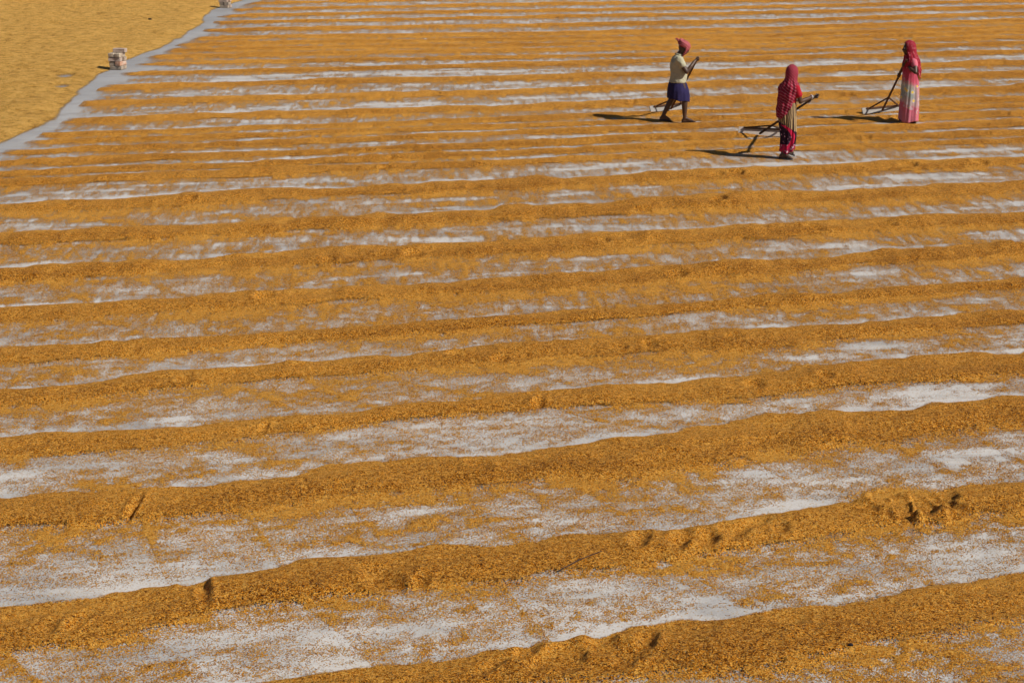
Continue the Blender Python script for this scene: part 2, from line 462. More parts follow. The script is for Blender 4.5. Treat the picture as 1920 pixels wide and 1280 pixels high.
# footprints and dents: (x, y, length, width, angle, depth)
DENTS = [(2.91, 6.13, .34, .10, 1.40, .06), (3.05, 6.12, .26, .13, 1.5, .055), (2.77, 6.17, .24, .09, 1.9, .045), (2.66, 6.05, .38, .07, 2.5, .032),
         (3.22, 6.12, .42, .07, 2.4, .032), (3.14, 6.27, .40, .07, 2.5, .030), (2.86, 6.31, .13, .12, 0, .035), (3.26, 6.22, .11, .10, 0, .030), (2.79, 5.96, .40, .07, 2.65, .030),
         (0.90, 5.69, .16, .10, 1.2, .030), (1.23, 5.71, .13, .11, 1, .034), (1.37, 5.68, .14, .12, 1, .036), (1.16, 5.63, .12, .10, 1, .030), (1.58, 5.78, .15, .13, .8, .032), (1.72, 5.86, .2, .08, .5, .026), (1.92, 5.82, .1, .09, .5, .024),
         (0.08, 4.62, .14, .07, .9, .034), (0.34, 4.56, .15, .11, 1.3, .040), (0.56, 4.66, .13, .10, 1.3, .032), (0.68, 4.58, .13, .11, 1, .036), (0.82, 4.68, .17, .08, 1.2, .034), (0.20, 4.52, .2, .07, .6, .024), (-.1, 4.5, .2, .06, .7, .020),
         (1.74, 4.92, .16, .13, .9, .028), (-2.80, 6.03, .22, .05, 1.5, .034), (-2.12, 5.24, .2, .10, 2.0, .026), (-2.02, 5.14, .22, .06, 1.9, .030), (-2.73, 4.87, .16, .07, 1.1, .030), (-2.9, 4.8, .1, .1, 0, .02), (-0.83, 5.23, .32, .10, 2.4, .034), (-0.62, 5.18, .2, .07, 1.3, .024),
         (-.27, 6.62, .16, .08, 2.7, .028), (-.12, 8.50, .14, .11, 0, .036), (2.24, 8.96, .16, .12, 0, .030), (2.21, 7.98, .15, .12, 0, .034), (2.88, 8.10, .15, .12, 0, .030), (.23, 7.62, .15, .10, 1.2, .034), (-2.11, 7.20, .18, .06, 1.3, .032), (-.55, 8.62, .15, .12, 0, .03),
         (1.35, 8.82, .14, .12, 0, .03), (-3.0, 8.05, .16, .12, 0, .03), (1.05, 8.76, .14, .11, 0, .03), (-.55, 14.05, .18, .16, 0, .05), (.85, 14.2, .18, .16, 0, .05), (3.4, 14.75, .2, .18, 0, .055), (7.35, 15.3, .22, .2, 0, .06), (6.2, 15.2, .22, .2, 0, .06), (1.8, 12.95, .2, .18, 0, .05), (2.9, 13.3, .2, .18, 0, .05),
         (-1.2, 11.3, .2, .15, 0, .045), (-2.2, 11.1, .2, .15, 0, .045), (1.1, 11.75, .2, .15, 0, .045), (3.9, 12.2, .25, .12, 2.6, .045), (4.9, 12.4, .25, .12, 2.6, .045), (1.9, 10.65, .2, .14, 0, .04), (-2.7, 9.95, .2, .14, 0, .04)]
rr_ = np.random.RandomState(9)
for i, (xx, yy, hh) in enumerate(LINES[:24]):
    for _ in range(9):
        xd = rr_.uniform(-7, 18); DENTS.append((xd, float(np.interp(xd, xx, yy)) - 0.08, .16, .10, 0, .03 + .03 * rr_.rand()))
for (dx, dy, ln, wd, an, dp) in DENTS:
    if dy < 6.9: ln, wd = ln * 1.3, wd * 1.4
    j0 = np.searchsorted(Yg, dy - 0.8); j1 = np.searchsorted(Yg, dy + 0.8)
    if j1 <= j0: continue
    sl = slice(j0, j1)
    ex = X[sl] - dx; ey = Y[sl] - dy
    a = (ex * math.cos(an) + ey * math.sin(an)) / (ln * 0.5); b = (-ex * math.sin(an) + ey * math.cos(an)) / (wd * 0.5)
    r = np.sqrt(a * a + b * b) * (1 + 0.25 * lump[sl])
    z[sl] += 1.25 * (-dp * np.exp(-(r ** 2.2)) + 0.34 * dp * np.exp(-((r - 1.5) / 0.5) ** 2)) * np.clip(z[sl] / 0.03, 0.1, 1)
# trampled, piled-up patch
e = np.exp(-(((X - 2.93) / .42) ** 2 + ((Y - 6.14) / .27) ** 2) ** 1.5)
rs_ = np.hypot(X - 2.95, (Y - 6.13) * 1.5)
swirl = np.sin(rs_ * 34 + 1.3 * np.arctan2(Y - 6.13, X - 2.95) + 2.2 * fbm(X * 4, Y * 5, 204, 2))
z += e * (0.018 + 0.013 * swirl + 0.022 * fbm(X * 6, Y * 7, 203, 3))
cov = np.maximum(cov, e * 1.4)
# grain gathered against the rake boards
for hx, hy, ha, hl in ((3.05, 19.14, 0.36, 0.42), (4.37, 17.22, -0.16, 0.38), (7.06, 19.00, 0.30, 0.46)):
    ex = X - hx; ey = Y - hy
    e = np.exp(-((ex * math.cos(ha) + ey * math.sin(ha)) / hl) ** 4 - ((-ex * math.sin(ha) + ey * math.cos(ha)) / 0.075) ** 2)
    z += e * 0.045 * (1 + 0.4 * lump)
    cov = np.maximum(cov, e * 1.5)

# footpath and the spread grain on its left
xl = np.interp(Y, [p[1] for p in PATH_L], [p[0] for p in PATH_L]).astype(np.float32)
xr = np.interp(Y, [p[1] for p in PATH_R], [p[0] for p in PATH_R]).astype(np.float32)
nzp = fbm(X * 1.3, Y * 0.9, 301, 3)
xl += 0.10 * nzp
xr_r = xr + 0.12 * nzp - 0.08 - 0.20 * rid * (_hash(np.round(stripid).astype(np.int32), stripid.astype(np.int32) * 0, 8)) + 0.10 * vnoise(stripid * 1.7, Y * 0.7, 302)
right = sstep(0.0, 0.75, X - xr_r)
rcov = sstep(-0.25, 0.25, X - xr_r)
left = sstep(0.0, 0.55, xl - X)
lrip = fbm(X * 0.55 + 0.8 * vnoise(X * .3, Y * .3, 5), Y * 1.7 + 1.0 * vnoise(X * .35, Y * .25, 6), 311, 4, 0.75)
lrip2 = vnoise(X * 1.2, Y * 3.4 + vnoise(X * .4, Y * .4, 7), 312)
isl = X < 0.5 * (xl + xr)
zl = left * (0.060 + 0.040 * lrip + 0.024 * lrip2) + 0.003
covl = sstep(-0.03, 0.16, xl - X) * 1.25
bsp = np.exp(-(((X + 9.84) / .22) ** 2 + ((Y - 22.26) / .22) ** 2)) + np.exp(-(((X + 9.45) / .16) ** 2 + ((Y - 21.14) / .22) ** 2))
covl = covl - 1.1 * bsp
specks = 0.05 + 0.10 * sstep(0, 0.8, vnoise(X * 2, Y * 2, 331))
z = np.where(isl, zl * (1 - np.clip(bsp * 1.3, 0, 0.98)), right * z + (1 - right) * 0.0012)
cov = np.where(isl, np.maximum(covl, specks * 0.7), np.maximum(cov * rcov, specks))
z = np.maximum(z, 0.0012)

# how dry the grain is: 0 straw-pale .. 1 damp brown
spk2 = vnoise(X * 11.0, Y * 3.8, 448) + 0.8 * vnoise(X * 21.0 - 3.0 * Y, Y * 6.5, 449)
tone = 0.50 + 0.12 * spk2 * spk_w + 0.12 * far_w * fbm(u * 3.5, Y * 1.8, 447, 3, 0.7) + 0.10 * sstep(-6, 9, X) + 0.10 * vnoise(X * 0.5, Y * 0.5, 401) + 0.09 * lump
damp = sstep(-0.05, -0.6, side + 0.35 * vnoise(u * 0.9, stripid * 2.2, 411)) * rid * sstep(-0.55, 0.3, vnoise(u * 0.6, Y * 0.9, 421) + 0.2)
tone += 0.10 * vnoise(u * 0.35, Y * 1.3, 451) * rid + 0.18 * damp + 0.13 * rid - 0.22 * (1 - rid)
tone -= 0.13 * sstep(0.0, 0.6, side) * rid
tone = np.where(isl, 0.34 + 0.10 * spk2 - 0.10 * lrip - 0.05 * vnoise(X * 0.3, Y * 0.3, 431) + 0.14 * sstep(0.1, 0.9, fbm(X * 0.9, Y * 3.0, 441, 3, 0.8)), tone)
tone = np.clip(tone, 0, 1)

ncol = len(sg)
idx = np.arange(X.size).reshape(X.shape)
cmax = np.maximum(np.maximum(cov[:-1, :-1], cov[1:, :-1]), np.maximum(cov[:-1, 1:], cov[1:, 1:]))
keep = cmax > 0.035
fl = isl[:-1, :-1]
verts_all = np.stack([*to_yard(X, Y), z], -1).reshape(-1, 3)
quads_all = np.stack([idx[:-1, :-1], idx[:-1, 1:], idx[1:, 1:], idx[1:, :-1]], -1)
# yard layout runs with growing Y, so this winding faces up
def grain_object(name, sel, label, mat):
    qd = quads_all[sel]
    used = np.unique(qd)
    remap = np.zeros(X.size, np.int32); remap[used] = np.arange(len(used))
    me = np_mesh(name, verts_all[used], remap[qd])
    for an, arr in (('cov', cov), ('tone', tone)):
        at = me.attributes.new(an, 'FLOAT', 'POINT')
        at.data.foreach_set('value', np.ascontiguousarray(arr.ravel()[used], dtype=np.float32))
    o = link(name, me, mat)
    tag(o, label, 'grain', kind='stuff')
    return o
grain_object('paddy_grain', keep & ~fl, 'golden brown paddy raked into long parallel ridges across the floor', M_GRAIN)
grain_object('paddy_grain', keep & fl, 'paler straw coloured paddy spread flat to the left of the footpath', M_GRAIN_DRY)
#PEOPLE
# ------------------------------------------------------------------ people, rakes, bricks and small things
def V(*a): return Vector(a)

def _sphere(seg, rings):
    vs = [(0, 0, 1)]
    for r in range(1, rings):
        t = math.pi * r / rings
        vs += [(math.sin(t) * math.cos(2 * math.pi * k / seg), math.sin(t) * math.sin(2 * math.pi * k / seg), math.cos(t)) for k in range(seg)]
    vs.append((0, 0, -1))
    fs = [(0, 1 + k, 1 + (k + 1) % seg) for k in range(seg)]
    for r in range(rings - 2):
        b = 1 + r * seg
        fs += [(b + k, b + seg + k, b + seg + (k + 1) % seg, b + (k + 1) % seg) for k in range(seg)]
    b = 1 + (rings - 2) * seg
    fs += [(b + k, len(vs) - 1, b + (k + 1) % seg) for k in range(seg)]
    return np.array(vs), fs
_BALL = _sphere(14, 9)

class Lump:
    """overlapping tapered limbs and ellipsoids that are fused into one continuous skin"""
    def __init__(self):
        self.v = []; self.f = []; self.n = 0
    def add(self, vs, fs):
        self.v.append(np.asarray(vs, dtype=np.float64))
        n = self.n
        self.f += [tuple(i + n for i in f) for f in fs]
        self.n += len(vs)
    def ball(self, c, r, rot=None, seg=16):
        if isinstance(r, (int, float)): r = (r, r, r)
        p = _BALL[0] * np.array(r)
        if rot is not None: p = p @ np.array(rot.to_3x3()).T
        self.add(p + np.array(c), _BALL[1])
    def limb(self, pts, seg=14):
        """pts: list of (point, radius); each stretch is a tapered capsule"""
        for (a, ra), (b, rb) in zip(pts[:-1], pts[1:]):
            a = Vector(a); b = Vector(b); d = b - a
            q = np.array(d.to_track_quat('Z', 'Y').to_matrix())
            u = _BALL[0]
            up = u[:, 2] > 1e-6
            p = np.where(up[:, None], u * rb, u * ra)
            p[up, 2] += d.length
            self.add(p @ q.T + np.array(a), _BALL[1])
    def loft(self, rings, frame, seg=28):
        """rings: (z, cx, cy, depth, width)"""
        f, l = frame
        vs = []; fs = []
        for n, (z_, cx, cy, rd, rw) in enumerate(rings):
            vs += [(cx + f[0] * math.cos(a) * rd + l[0] * math.sin(a) * rw, cy + f[1] * math.cos(a) * rd + l[1] * math.sin(a) * rw, z_) for a in [2 * math.pi * k / seg for k in range(seg)]]
            if n:
                b = (n - 1) * seg
                fs += [(b + k, b + (k + 1) % seg, b + seg + (k + 1) % seg, b + seg + k) for k in range(seg)]
        fs.append(tuple(range(seg))[::-1]); fs.append(tuple(range((len(rings) - 1) * seg, len(rings) * seg)))
        self.add(vs, fs)
    def mesh(self, name):
        me = bpy.data.meshes.new(name)
        me.from_pydata(np.concatenate(self.v).tolist(), [], self.f)
        me.update()
        return me
    def fuse(self, name, mat, parent, voxel=0.007, smooth=3):
        o = link(name, self.mesh(name), mat, parent)
        r = o.modifiers.new('fuse', 'REMESH')
        r.mode = 'VOXEL'; r.voxel_size = voxel; r.use_smooth_shade = True
        if smooth:
            s_ = o.modifiers.new('soft', 'SMOOTH'); s_.factor = 0.5; s_.iterations = smooth
        return o

def hand(L, wrist, dirn, axis, grip, palm_n, size=1.0):
    """fist closed round a pole: wrist -> palm, four fingers curled about the pole axis, thumb from the side"""
    w0 = Vector(wrist); d = Vector(dirn).normalized(); ax = Vector(axis).normalized(); n = Vector(palm_n).normalized()
    g = Vector(grip)
    L.limb([(w0, 0.024 * size), (w0 * 0.45 + (g - n * 0.022) * 0.55, 0.026 * size)])
    base = g - n * 0.026
    L.ball(base, (0.028, 0.028, 0.036), ax.to_track_quat('Z', 'Y').to_matrix().to_4x4())
    side = n.cross(ax).normalized()
    if side.dot(d) < 0: side = -side
    for k in range(4):
        off = ax * (-0.030 + 0.020 * k) * size
        ln = (0.92, 1.05, 1.0, 0.8)[k]
        p0 = base + off + side * 0.020
        p1 = g + off + side * 0.034 * ln + n * 0.004
        p2 = g + off + side * 0.012 + n * 0.032 * ln
        p3 = g + off - side * 0.018 * ln + n * 0.022
        L.limb([(p0, 0.0100), (p1, 0.0095), (p2, 0.0088), (p3, 0.0078)], seg=10)
    t0 = base + ax * 0.030 - side * 0.012
    L.limb([(t0, 0.0115), (g + ax * 0.036 - side * 0.026 + n * 0.010, 0.0105), (g + ax * 0.026 + side * 0.006 + n * 0.036, 0.0088)], seg=10)

def foot(L, ankle, toe, r=0.036):
    a = Vector(ankle); t = Vector(toe); d = (t - a); d.z = 0; d.normalize()
    z0 = min(a.z, t.z)
    heel = a - d * 0.055; heel.z = a.z - 0.055
    ball = a + (t - a) * 0.70; ball.z = t.z + 0.010
    L.limb([(a, r), (heel + d * 0.02 + V(0, 0, 0.012), 0.030)])
    L.limb([(a + d * 0.02, r * 0.9), (ball, 0.026)])
    L.limb([(heel + d * 0.02, 0.027), (ball, 0.024)])
    sd_ = V(-d.y, d.x, 0)
    for k in range(5):
        s0 = (k - 2) * 0.0165
        L.limb([(ball + sd_ * s0 * 0.8, 0.014), (t + sd_ * s0 - d * abs(k - 1) * 0.010, 0.0095)], seg=8)

def head(L, c, f, tilt=0.0):
    """c: centre of the skull, f: facing (unit, horizontal), tilt: nod (rad)"""
    f = Vector(f).normalized(); up = V(0, 0, 1)
    l = up.cross(f)
    R = Matrix((f, l, up)).transposed().to_4x4()
    R = R @ Matrix.Rotation(tilt, 4, 'Y')
    c = Vector(c)
    def P(x, y, z): return c + (R @ V(x, y, z))
    L.ball(P(-0.008, 0, 0.018), (0.096, 0.076, 0.100), R)                  # skull
    L.ball(P(0.018, 0, -0.052), (0.070, 0.058, 0.068), R)                  # jaw
    L.ball(P(0.060, 0, -0.098), (0.022, 0.026, 0.018), R)                  # chin
    L.ball(P(0.078, 0, 0.020), (0.018, 0.050, 0.014), R)                   # brow
    L.limb([(P(0.086, 0, 0.004), 0.011), (P(0.108, 0, -0.034), 0.0145)], seg=10)   # nose
    for s in (-1, 1):
        L.ball(P(0.094, s * 0.013, -0.040), 0.011)                         # nostrils
        L.ball(P(0.064, s * 0.040, -0.030), (0.022, 0.020, 0.022), R)      # cheeks
        L.ball(P(-0.004, s * 0.078, -0.014), (0.018, 0.008, 0.031), R)     # ears
    L.ball(P(0.086, 0, -0.066), (0.013, 0.024, 0.0075), R)                 # lips
    L.ball(P(0.083, 0, -0.078), (0.013, 0.021, 0.0075), R)
    return P, R

def eyes(P, mat_w, mat_d, parent):
    for s in (-1, 1):
        for nm, rr, x in (('eye', 0.0125, 0.078), ):
            bm = bmesh.new()
            bmesh.ops.create_uvsphere(bm, u_segments=12, v_segments=8, radius=rr, matrix=Matrix.Translation(P(x, s * 0.033, 0.001)))
            me = bpy.data.meshes.new(nm); bm.to_mesh(me); bm.free()
            e_ = link(nm, me, mat_w, parent)
            bm = bmesh.new()
            bmesh.ops.create_uvsphere(bm, u_segments=10, v_segments=6, radius=0.0065, matrix=Matrix.Translation(P(x + 0.0085, s * 0.033, 0.001)))
            me = bpy.data.meshes.new('iris'); bm.to_mesh(me); bm.free()
            link('iris', me, mat_d, e_)

def cloth(name, env, ztop, zbot, frame, mat, parent, nphi=120, nz=60, folds=None, hole=None, thick=0.006, close_top=False, inflate=0.0):
    """garment hung on an envelope. env rows: (z, cx, cy, depth, width); zbot may depend on the angle.
    angle 0 faces along frame[0], 90 degrees to the wearer's left"""
    env = sorted(env); ez = np.array([e_[0] for e_ in env]); ea = np.array([e_[1:] for e_ in env])
    zz = np.linspace(ez[0], ez[-1], 300)
    tab = np.stack([np.interp(zz, ez, ea[:, k]) for k in range(4)], 1)
    ker = np.hanning(25); ker /= ker.sum()
    sm = np.stack([np.convolve(np.pad(tab[:, k], 12, mode='edge'), ker, 'valid') for k in range(4)], 1)
    f, l = frame
    ph = np.linspace(-math.pi, math.pi, nphi, endpoint=False)
    t = np.linspace(0, 1, nz)
    zb = np.array([zbot(a) if callable(zbot) else zbot for a in ph])
    PH, TT = np.meshgrid(ph, t)
    Z = ztop + (zb[None, :] - ztop) * TT
    cx, cy, rd, rw = [np.interp(Z, zz, sm[:, k]) for k in range(4)]
    if close_top:
        zt = ez[-1]
    rd = rd + inflate; rw = rw + inflate
    if folds is not None:
        dr = folds(PH, Z, TT)
        rd = rd + dr; rw = rw + dr
    ax = np.cos(PH) * rd; ay = np.sin(PH) * rw
    XX = cx + f[0] * ax + l[0] * ay
    YY = cy + f[1] * ax + l[1] * ay
    vs = np.stack([XX, YY, Z], -1).reshape(-1, 3)
    id_ = np.arange(vs.shape[0]).reshape(nz, nphi)
    nx = np.roll(id_, -1, 1)
    qs = np.stack([id_[:-1], id_[1:], nx[1:], nx[:-1]], -1)          # outward for z falling with t
    keepq = np.ones(qs.shape[:2], bool)
    if hole is not None:
        keepq &= ~hole(PH[:-1], Z[:-1])
    me = np_mesh(name, vs, qs[keepq])
    uv = me.uv_layers.new(name='UVMap')
    vi = np.empty(len(me.loops), np.int32); me.loops.foreach_get('vertex_index', vi)
    U = (PH / (2 * math.pi) + 0.5).ravel()[vi]
    first = vi[0::4]
    U4 = U.reshape(-1, 4); wrap = (U4.max(1) - U4.min(1)) > 0.5
    U4[wrap] = np.where(U4[wrap] < 0.5, U4[wrap] + 1, U4[wrap])
    W = Z.ravel()[vi]
    uv.data.foreach_set('uv', np.stack([U4.ravel(), W], 1).astype(np.float32).ravel())
    o = link(name, me, mat, parent)
    if thick:
        so_ = o.modifiers.new('thickness', 'SOLIDIFY'); so_.thickness = thick; so_.offset = 1.0
    return o

def beam(name, a, b, wdt, hgt, mat, parent, up=(0, 0, 1), taper=1.0, bev=0.004):
    a = Vector(a); b = Vector(b); d = b - a
    z_ = d.normalized(); x_ = Vector(up).cross(z_)
    if x_.length < 1e-4: x_ = V(1, 0, 0)
    x_.normalize(); y_ = z_.cross(x_)
    bm = bmesh.new()
    vs = []
    for p, s in ((a, 1.0), (b, taper)):
        vs.append([bm.verts.new(p + x_ * sx * wdt * 0.5 * s + y_ * sy * hgt * 0.5 * s) for sx, sy in ((-1, -1), (1, -1), (1, 1), (-1, 1))])
    for k in range(4):
        bm.faces.new((vs[0][k], vs[0][(k + 1) % 4], vs[1][(k + 1) % 4], vs[1][k]))
    bm.faces.new(vs[0][::-1]); bm.faces.new(vs[1])
    bmesh.ops.recalc_face_normals(bm, faces=bm.faces)
    if bev: bmesh.ops.bevel(bm, geom=list(bm.edges), offset=bev, segments=2, affect='EDGES')
    me = bpy.data.meshes.new(name); bm.to_mesh(me); bm.free()
    return link(name, me, mat, parent)

# --- their materials
def plain(name, c, rough=0.7, spec=0.3, var=0.15, sc=30, bump=0.0):
    k = NT(name, rough, spec)
    n_ = k.noise(k.coord('Object'), sc, 4, 0.6)
    k.color(k.mix(n_, tuple(v * (1 - var) for v in c), tuple(min(1, v * (1 + var)) for v in c)))
    if bump: k.l(k.bump(n_, bump, 0.003), k.b.inputs['Normal'])
    return k.m

def mat_skin():
    k = NT('skin', 0.5, 0.4)
    n_ = k.noise(k.coord('Object'), 14, 4, 0.6)
    k.color(k.ramp(n_, [(0.3, (0.050, 0.024, 0.013)), (0.7, (0.085, 0.042, 0.023))]))
    return k.m

def mat_fabric(name, build, rough=0.85):
    k = NT(name, rough, 0.15)
    sep = k.n('ShaderNodeSeparateXYZ')
    k.l(k.coord('UV'), sep.inputs[0])
    c = build(k, sep.outputs[0], sep.outputs[1])
    wv = k.noise(k.coord('Object'), 220, 2, 0.5)
    cr = k.noise(k.coord('Object'), 9, 4, 0.6)
    c = k.mix(0.25, c, k.ramp(cr, [(0.3, 0.3), (0.7, 0.7)]), 'OVERLAY')
    k.color(c)
    k.l(k.bump(k.math('ADD', wv, k.math('MULTIPLY', cr, 4.0)), 0.35, 0.006), k.b.inputs['Normal'])
    return k.m

def stripes(k, v, freq, width, soft=0.06):
    fr_ = k.math('FRACT', k.math('MULTIPLY', v, freq))
    a = k.math('ABSOLUTE', k.math('SUBTRACT', fr_, 0.5))
    return k.ramp(a, [(max(0, width - soft), 1.0), (width + soft, 0.0)])

M_SKIN = mat_skin()
M_EYE = plain('eye_white', (0.55, 0.52, 0.47), 0.3, 0.5, 0.05)
M_IRIS = plain('iris_dark', (0.012, 0.008, 0.006), 0.2, 0.5, 0.1)
M_SHIRT = mat_fabric('cream_cotton', lambda k, a, b: k.mix(k.noise(k.coord('Object'), 5, 4, 0.6), (0.41, 0.385, 0.27), (0.33, 0.305, 0.205)))
M_LUNGI = mat_fabric('dark_blue_cotton', lambda k, a, b: k.mix(k.noise(k.coord('Object'), 12, 3, 0.6), (0.030, 0.022, 0.085), (0.012, 0.010, 0.035)))
M_SANDAL = plain('sandal_rubber', (0.03, 0.028, 0.03), 0.6, 0.3)
M_BANGLE = plain('white_bangle', (0.8, 0.8, 0.78), 0.3, 0.5, 0.03)
def _turban(k, a, b):
    sp_ = k.n('ShaderNodeSeparateXYZ'); k.l(k.coord('Object'), sp_.inputs[0])
    d = k.math('ADD', k.math('MULTIPLY', sp_.outputs[0], 0.75), k.math('ADD', sp_.outputs[2], k.math('MULTIPLY', sp_.outputs[1], 0.5)))
    d2 = k.math('SUBTRACT', k.math('MULTIPLY', sp_.outputs[0], 0.8), sp_.outputs[2])
    c = k.mix(k.math('MULTIPLY', stripes(k, d, 26, 0.12), 0.7), (0.27, 0.014, 0.026), (0.66, 0.42, 0.40))
    return k.mix(k.math('MULTIPLY', stripes(k, d2, 34, 0.10), 0.45), c, (0.12, 0.01, 0.015))
M_TURBAN = mat_fabric('red_checked_cloth', _turban)
def _scarf(k, a, b):
    n_ = k.math('MULTIPLY', k.noise(k.coord('Object'), 6, 2, 0.5), 0.05)
    d = k.math('ADD', k.math('ADD', k.math('MULTIPLY', a, 0.55), b), n_)
    c = k.mix(k.math('MULTIPLY', stripes(k, d, 22, 0.08), 0.45), (0.21, 0.009, 0.026), (0.66, 0.33, 0.35))
    return k.mix(k.math('MULTIPLY', stripes(k, k.math('SUBTRACT', a, k.math('MULTIPLY', b, 0.15)), 26, 0.12), 0.25), c, (0.14, 0.004, 0.015))
M_SCARF = mat_fabric('red_striped_scarf', _scarf)
def _scarf2(k, a, b):
    d = k.math('ADD', k.math('MULTIPLY', a, 1.1), k.math('MULTIPLY', b, 0.9))
    v = k.voronoi(k.coord('Object'), 26)
    c = k.mix(k.math('MULTIPLY', stripes(k, d, 20, 0.13), 0.35), (0.24, 0.006, 0.018), (0.42, 0.12, 0.14))
    return k.mix(k.math('LESS_THAN', v.outputs['Distance'], 0.20), c, (0.62, 0.30, 0.30))
M_SCARF2 = mat_fabric('red_printed_scarf', _scarf2)
M_BLOUSE = mat_fabric('red_blouse_cloth', lambda k, a, b: k.mix(k.noise(k.coord('Object'), 10, 3), (0.40, 0.015, 0.03), (0.30, 0.008, 0.02)))
M_BLOUSE3 = mat_fabric('pink_blouse_cloth', lambda k, a, b: k.mix(k.noise(k.coord('Object'), 14, 3), (0.62, 0.20, 0.24), (0.45, 0.05, 0.09)))
def _sarong(k, a, b):
    """cream with black stripes above, a dark flowered panel edged with a red band below"""
    p = k.coord('Object')
    sp_ = k.n('ShaderNodeSeparateXYZ'); k.l(p, sp_.inputs[0])
    n_ = k.math('MULTIPLY', k.noise(p, 7, 2), 0.03)
    st = stripes(k, k.math('ADD', a, n_), 30, 0.27, 0.05)
    c = k.mix(st, (0.42, 0.29, 0.14), (0.030, 0.014, 0.016))
    zc = k.math('SUBTRACT', sp_.outputs[2], 0.35)
    xb = k.math('SUBTRACT', 0.095, k.math('MULTIPLY', k.math('MULTIPLY', zc, zc), 4.0))
    dx = k.math('SUBTRACT', sp_.outputs[0], xb)
    v = k.voronoi(p, 20)
    dk = k.mix(k.math('LESS_THAN', v.outputs['Distance'], 0.27), (0.030, 0.008, 0.026), (0.50, 0.24, 0.32))
    zl_ = k.math('ADD', sp_.outputs[2], k.math('MULTIPLY', sp_.outputs[0], 0.6))
    c = k.mix(k.math('LESS_THAN', zl_, 0.53), c, k.mix(st, dk, (0.02, 0.008, 0.014)))
    c = k.mix(k.math('MULTIPLY', k.math('LESS_THAN', sp_.outputs[2], 0.24), 0.9), c, k.mix(k.math('LESS_THAN', v.outputs['Distance'], 0.33), (0.34, 0.015, 0.06), (0.60, 0.42, 0.45)))
    band = k.math('MULTIPLY', k.math('LESS_THAN', k.math('ABSOLUTE', dx), 0.034), k.math('LESS_THAN', sp_.outputs[2], 0.56))
    return k.mix(band, c, (0.48, 0.014, 0.055))
M_SARONG = mat_fabric('patterned_sarong', _sarong)
def _dress(k, a, b):
    p = k.coord('Object')
    sp_ = k.n('ShaderNodeSeparateXYZ'); k.l(p, sp_.inputs[0])
    n_ = k.math('ADD', k.math('ADD', b, k.math('MULTIPLY', sp_.outputs[0], 0.55)), k.math('MULTIPLY', k.math('SUBTRACT', k.noise(p, 6, 3), 0.5), 0.40))
    c = k.ramp(n_, [(0.06, (0.45, 0.15, 0.20)), (0.28, (0.48, 0.11, 0.16)), (0.36, (0.42, 0.30, 0.29)), (0.50, (0.26, 0.30, 0.28)), (0.66, (0.33, 0.33, 0.28)), (0.76, (0.46, 0.07, 0.11)), (1.0, (0.36, 0.03, 0.06))])
    c = k.mix(k.math('MULTIPLY', k.ramp(k.math('ADD', sp_.outputs[0], k.math('MULTIPLY', k.noise(p, 5, 2), 0.10)), [(0.04, 0.0), (0.18, 1.0)]), 0.55), c, (0.46, 0.13, 0.17))
    v = k.voronoi(p, 9)
    ring = k.math('LESS_THAN', k.math('ABSOLUTE', k.math('SUBTRACT', v.outputs['Distance'], 0.30)), 0.08)
    fl_ = k.math('LESS_THAN', v.outputs['Distance'], 0.22)
    mid = k.math('MULTIPLY', k.math('LESS_THAN', n_, 0.76), k.math('GREATER_THAN', n_, 0.27))
    c = k.mix(k.math('MULTIPLY', fl_, mid), c, (0.70, 0.50, 0.09))
    return k.mix(k.math('MULTIPLY', k.math('MULTIPLY', ring, mid), 0.5), c, (0.50, 0.48, 0.52))
M_DRESS = mat_fabric('flowered_dress', _dress)

def mat_wood(name, a, b):
    k = NT(name, 0.7, 0.25)
    p = k.mapping(k.coord('Object'), (1, 1, 1))
    n_ = k.noise(k.mapping(p, (3, 30, 30)), 2.0, 5, 0.65)
    k.color(k.ramp(n_, [(0.3, a), (0.7, b)]))
    k.l(k.bump(n_, 0.4, 0.003), k.b.inputs['Normal'])
    return k.m
M_WOOD = mat_wood('worn_brown_wood', (0.055, 0.024, 0.012), (0.13, 0.060, 0.030))
M_WOODD = mat_wood('dark_wood', (0.022, 0.013, 0.010), (0.06, 0.032, 0.020))
M_PLANK = mat_wood('grey_plank', (0.19, 0.175, 0.16), (0.31, 0.285, 0.26))
M_PLANKP = mat_wood('pale_plank', (0.40, 0.33, 0.27), (0.58, 0.50, 0.43))

def rotframe(ang):
    """facing angle from +x (counter-clockwise from above)"""
    f = (math.cos(ang), math.sin(ang)); return f, (-f[1], f[0])

# ---------- the man ----------
MAN = empty('person', (3.068, 31.57, 0.006))
tag(MAN, 'man in cream shirt, dark blue lungi and red checked turban pulling a rake', 'person')
fr = rotframe(math.radians(4))
rk_top = V(0.345, -0.10, 1.215); rk_base = V(-0.02, 1.45, 0.05)
def on_pole(t): return rk_base.lerp(rk_top, t)
L = Lump()
P_, R_ = head(L, (0.080, 0, 1.365), (fr[0][0], fr[0][1], 0), 0.42)
L.limb([((-0.015, 0, 1.215), 0.060), ((0.050, 0, 1.315), 0.052)])
L.loft([(0.70, -0.010, 0, 0.10, 0.135), (0.80, -0.005, 0, 0.110, 0.145), (0.92, 0.0, 0, 0.115, 0.140), (1.05, -0.015, 0, 0.115, 0.155), (1.15, -0.025, 0, 0.100, 0.150), (1.215, -0.02, 0, 0.070, 0.100)], fr)
gt = on_pole(0.965); gl = on_pole(0.735)
pax = (rk_top - rk_base).normalized()
L.limb([((-0.01, -0.155, 1.165), 0.058), ((0.06, -0.19, 1.05), 0.050), ((0.125, -0.215, 0.955), 0.041)])
L.limb([((0.125, -0.215, 0.955), 0.041), ((0.20, -0.180, 1.045), 0.038), (gt + V(-0.050, -0.045, -0.035), 0.026)])
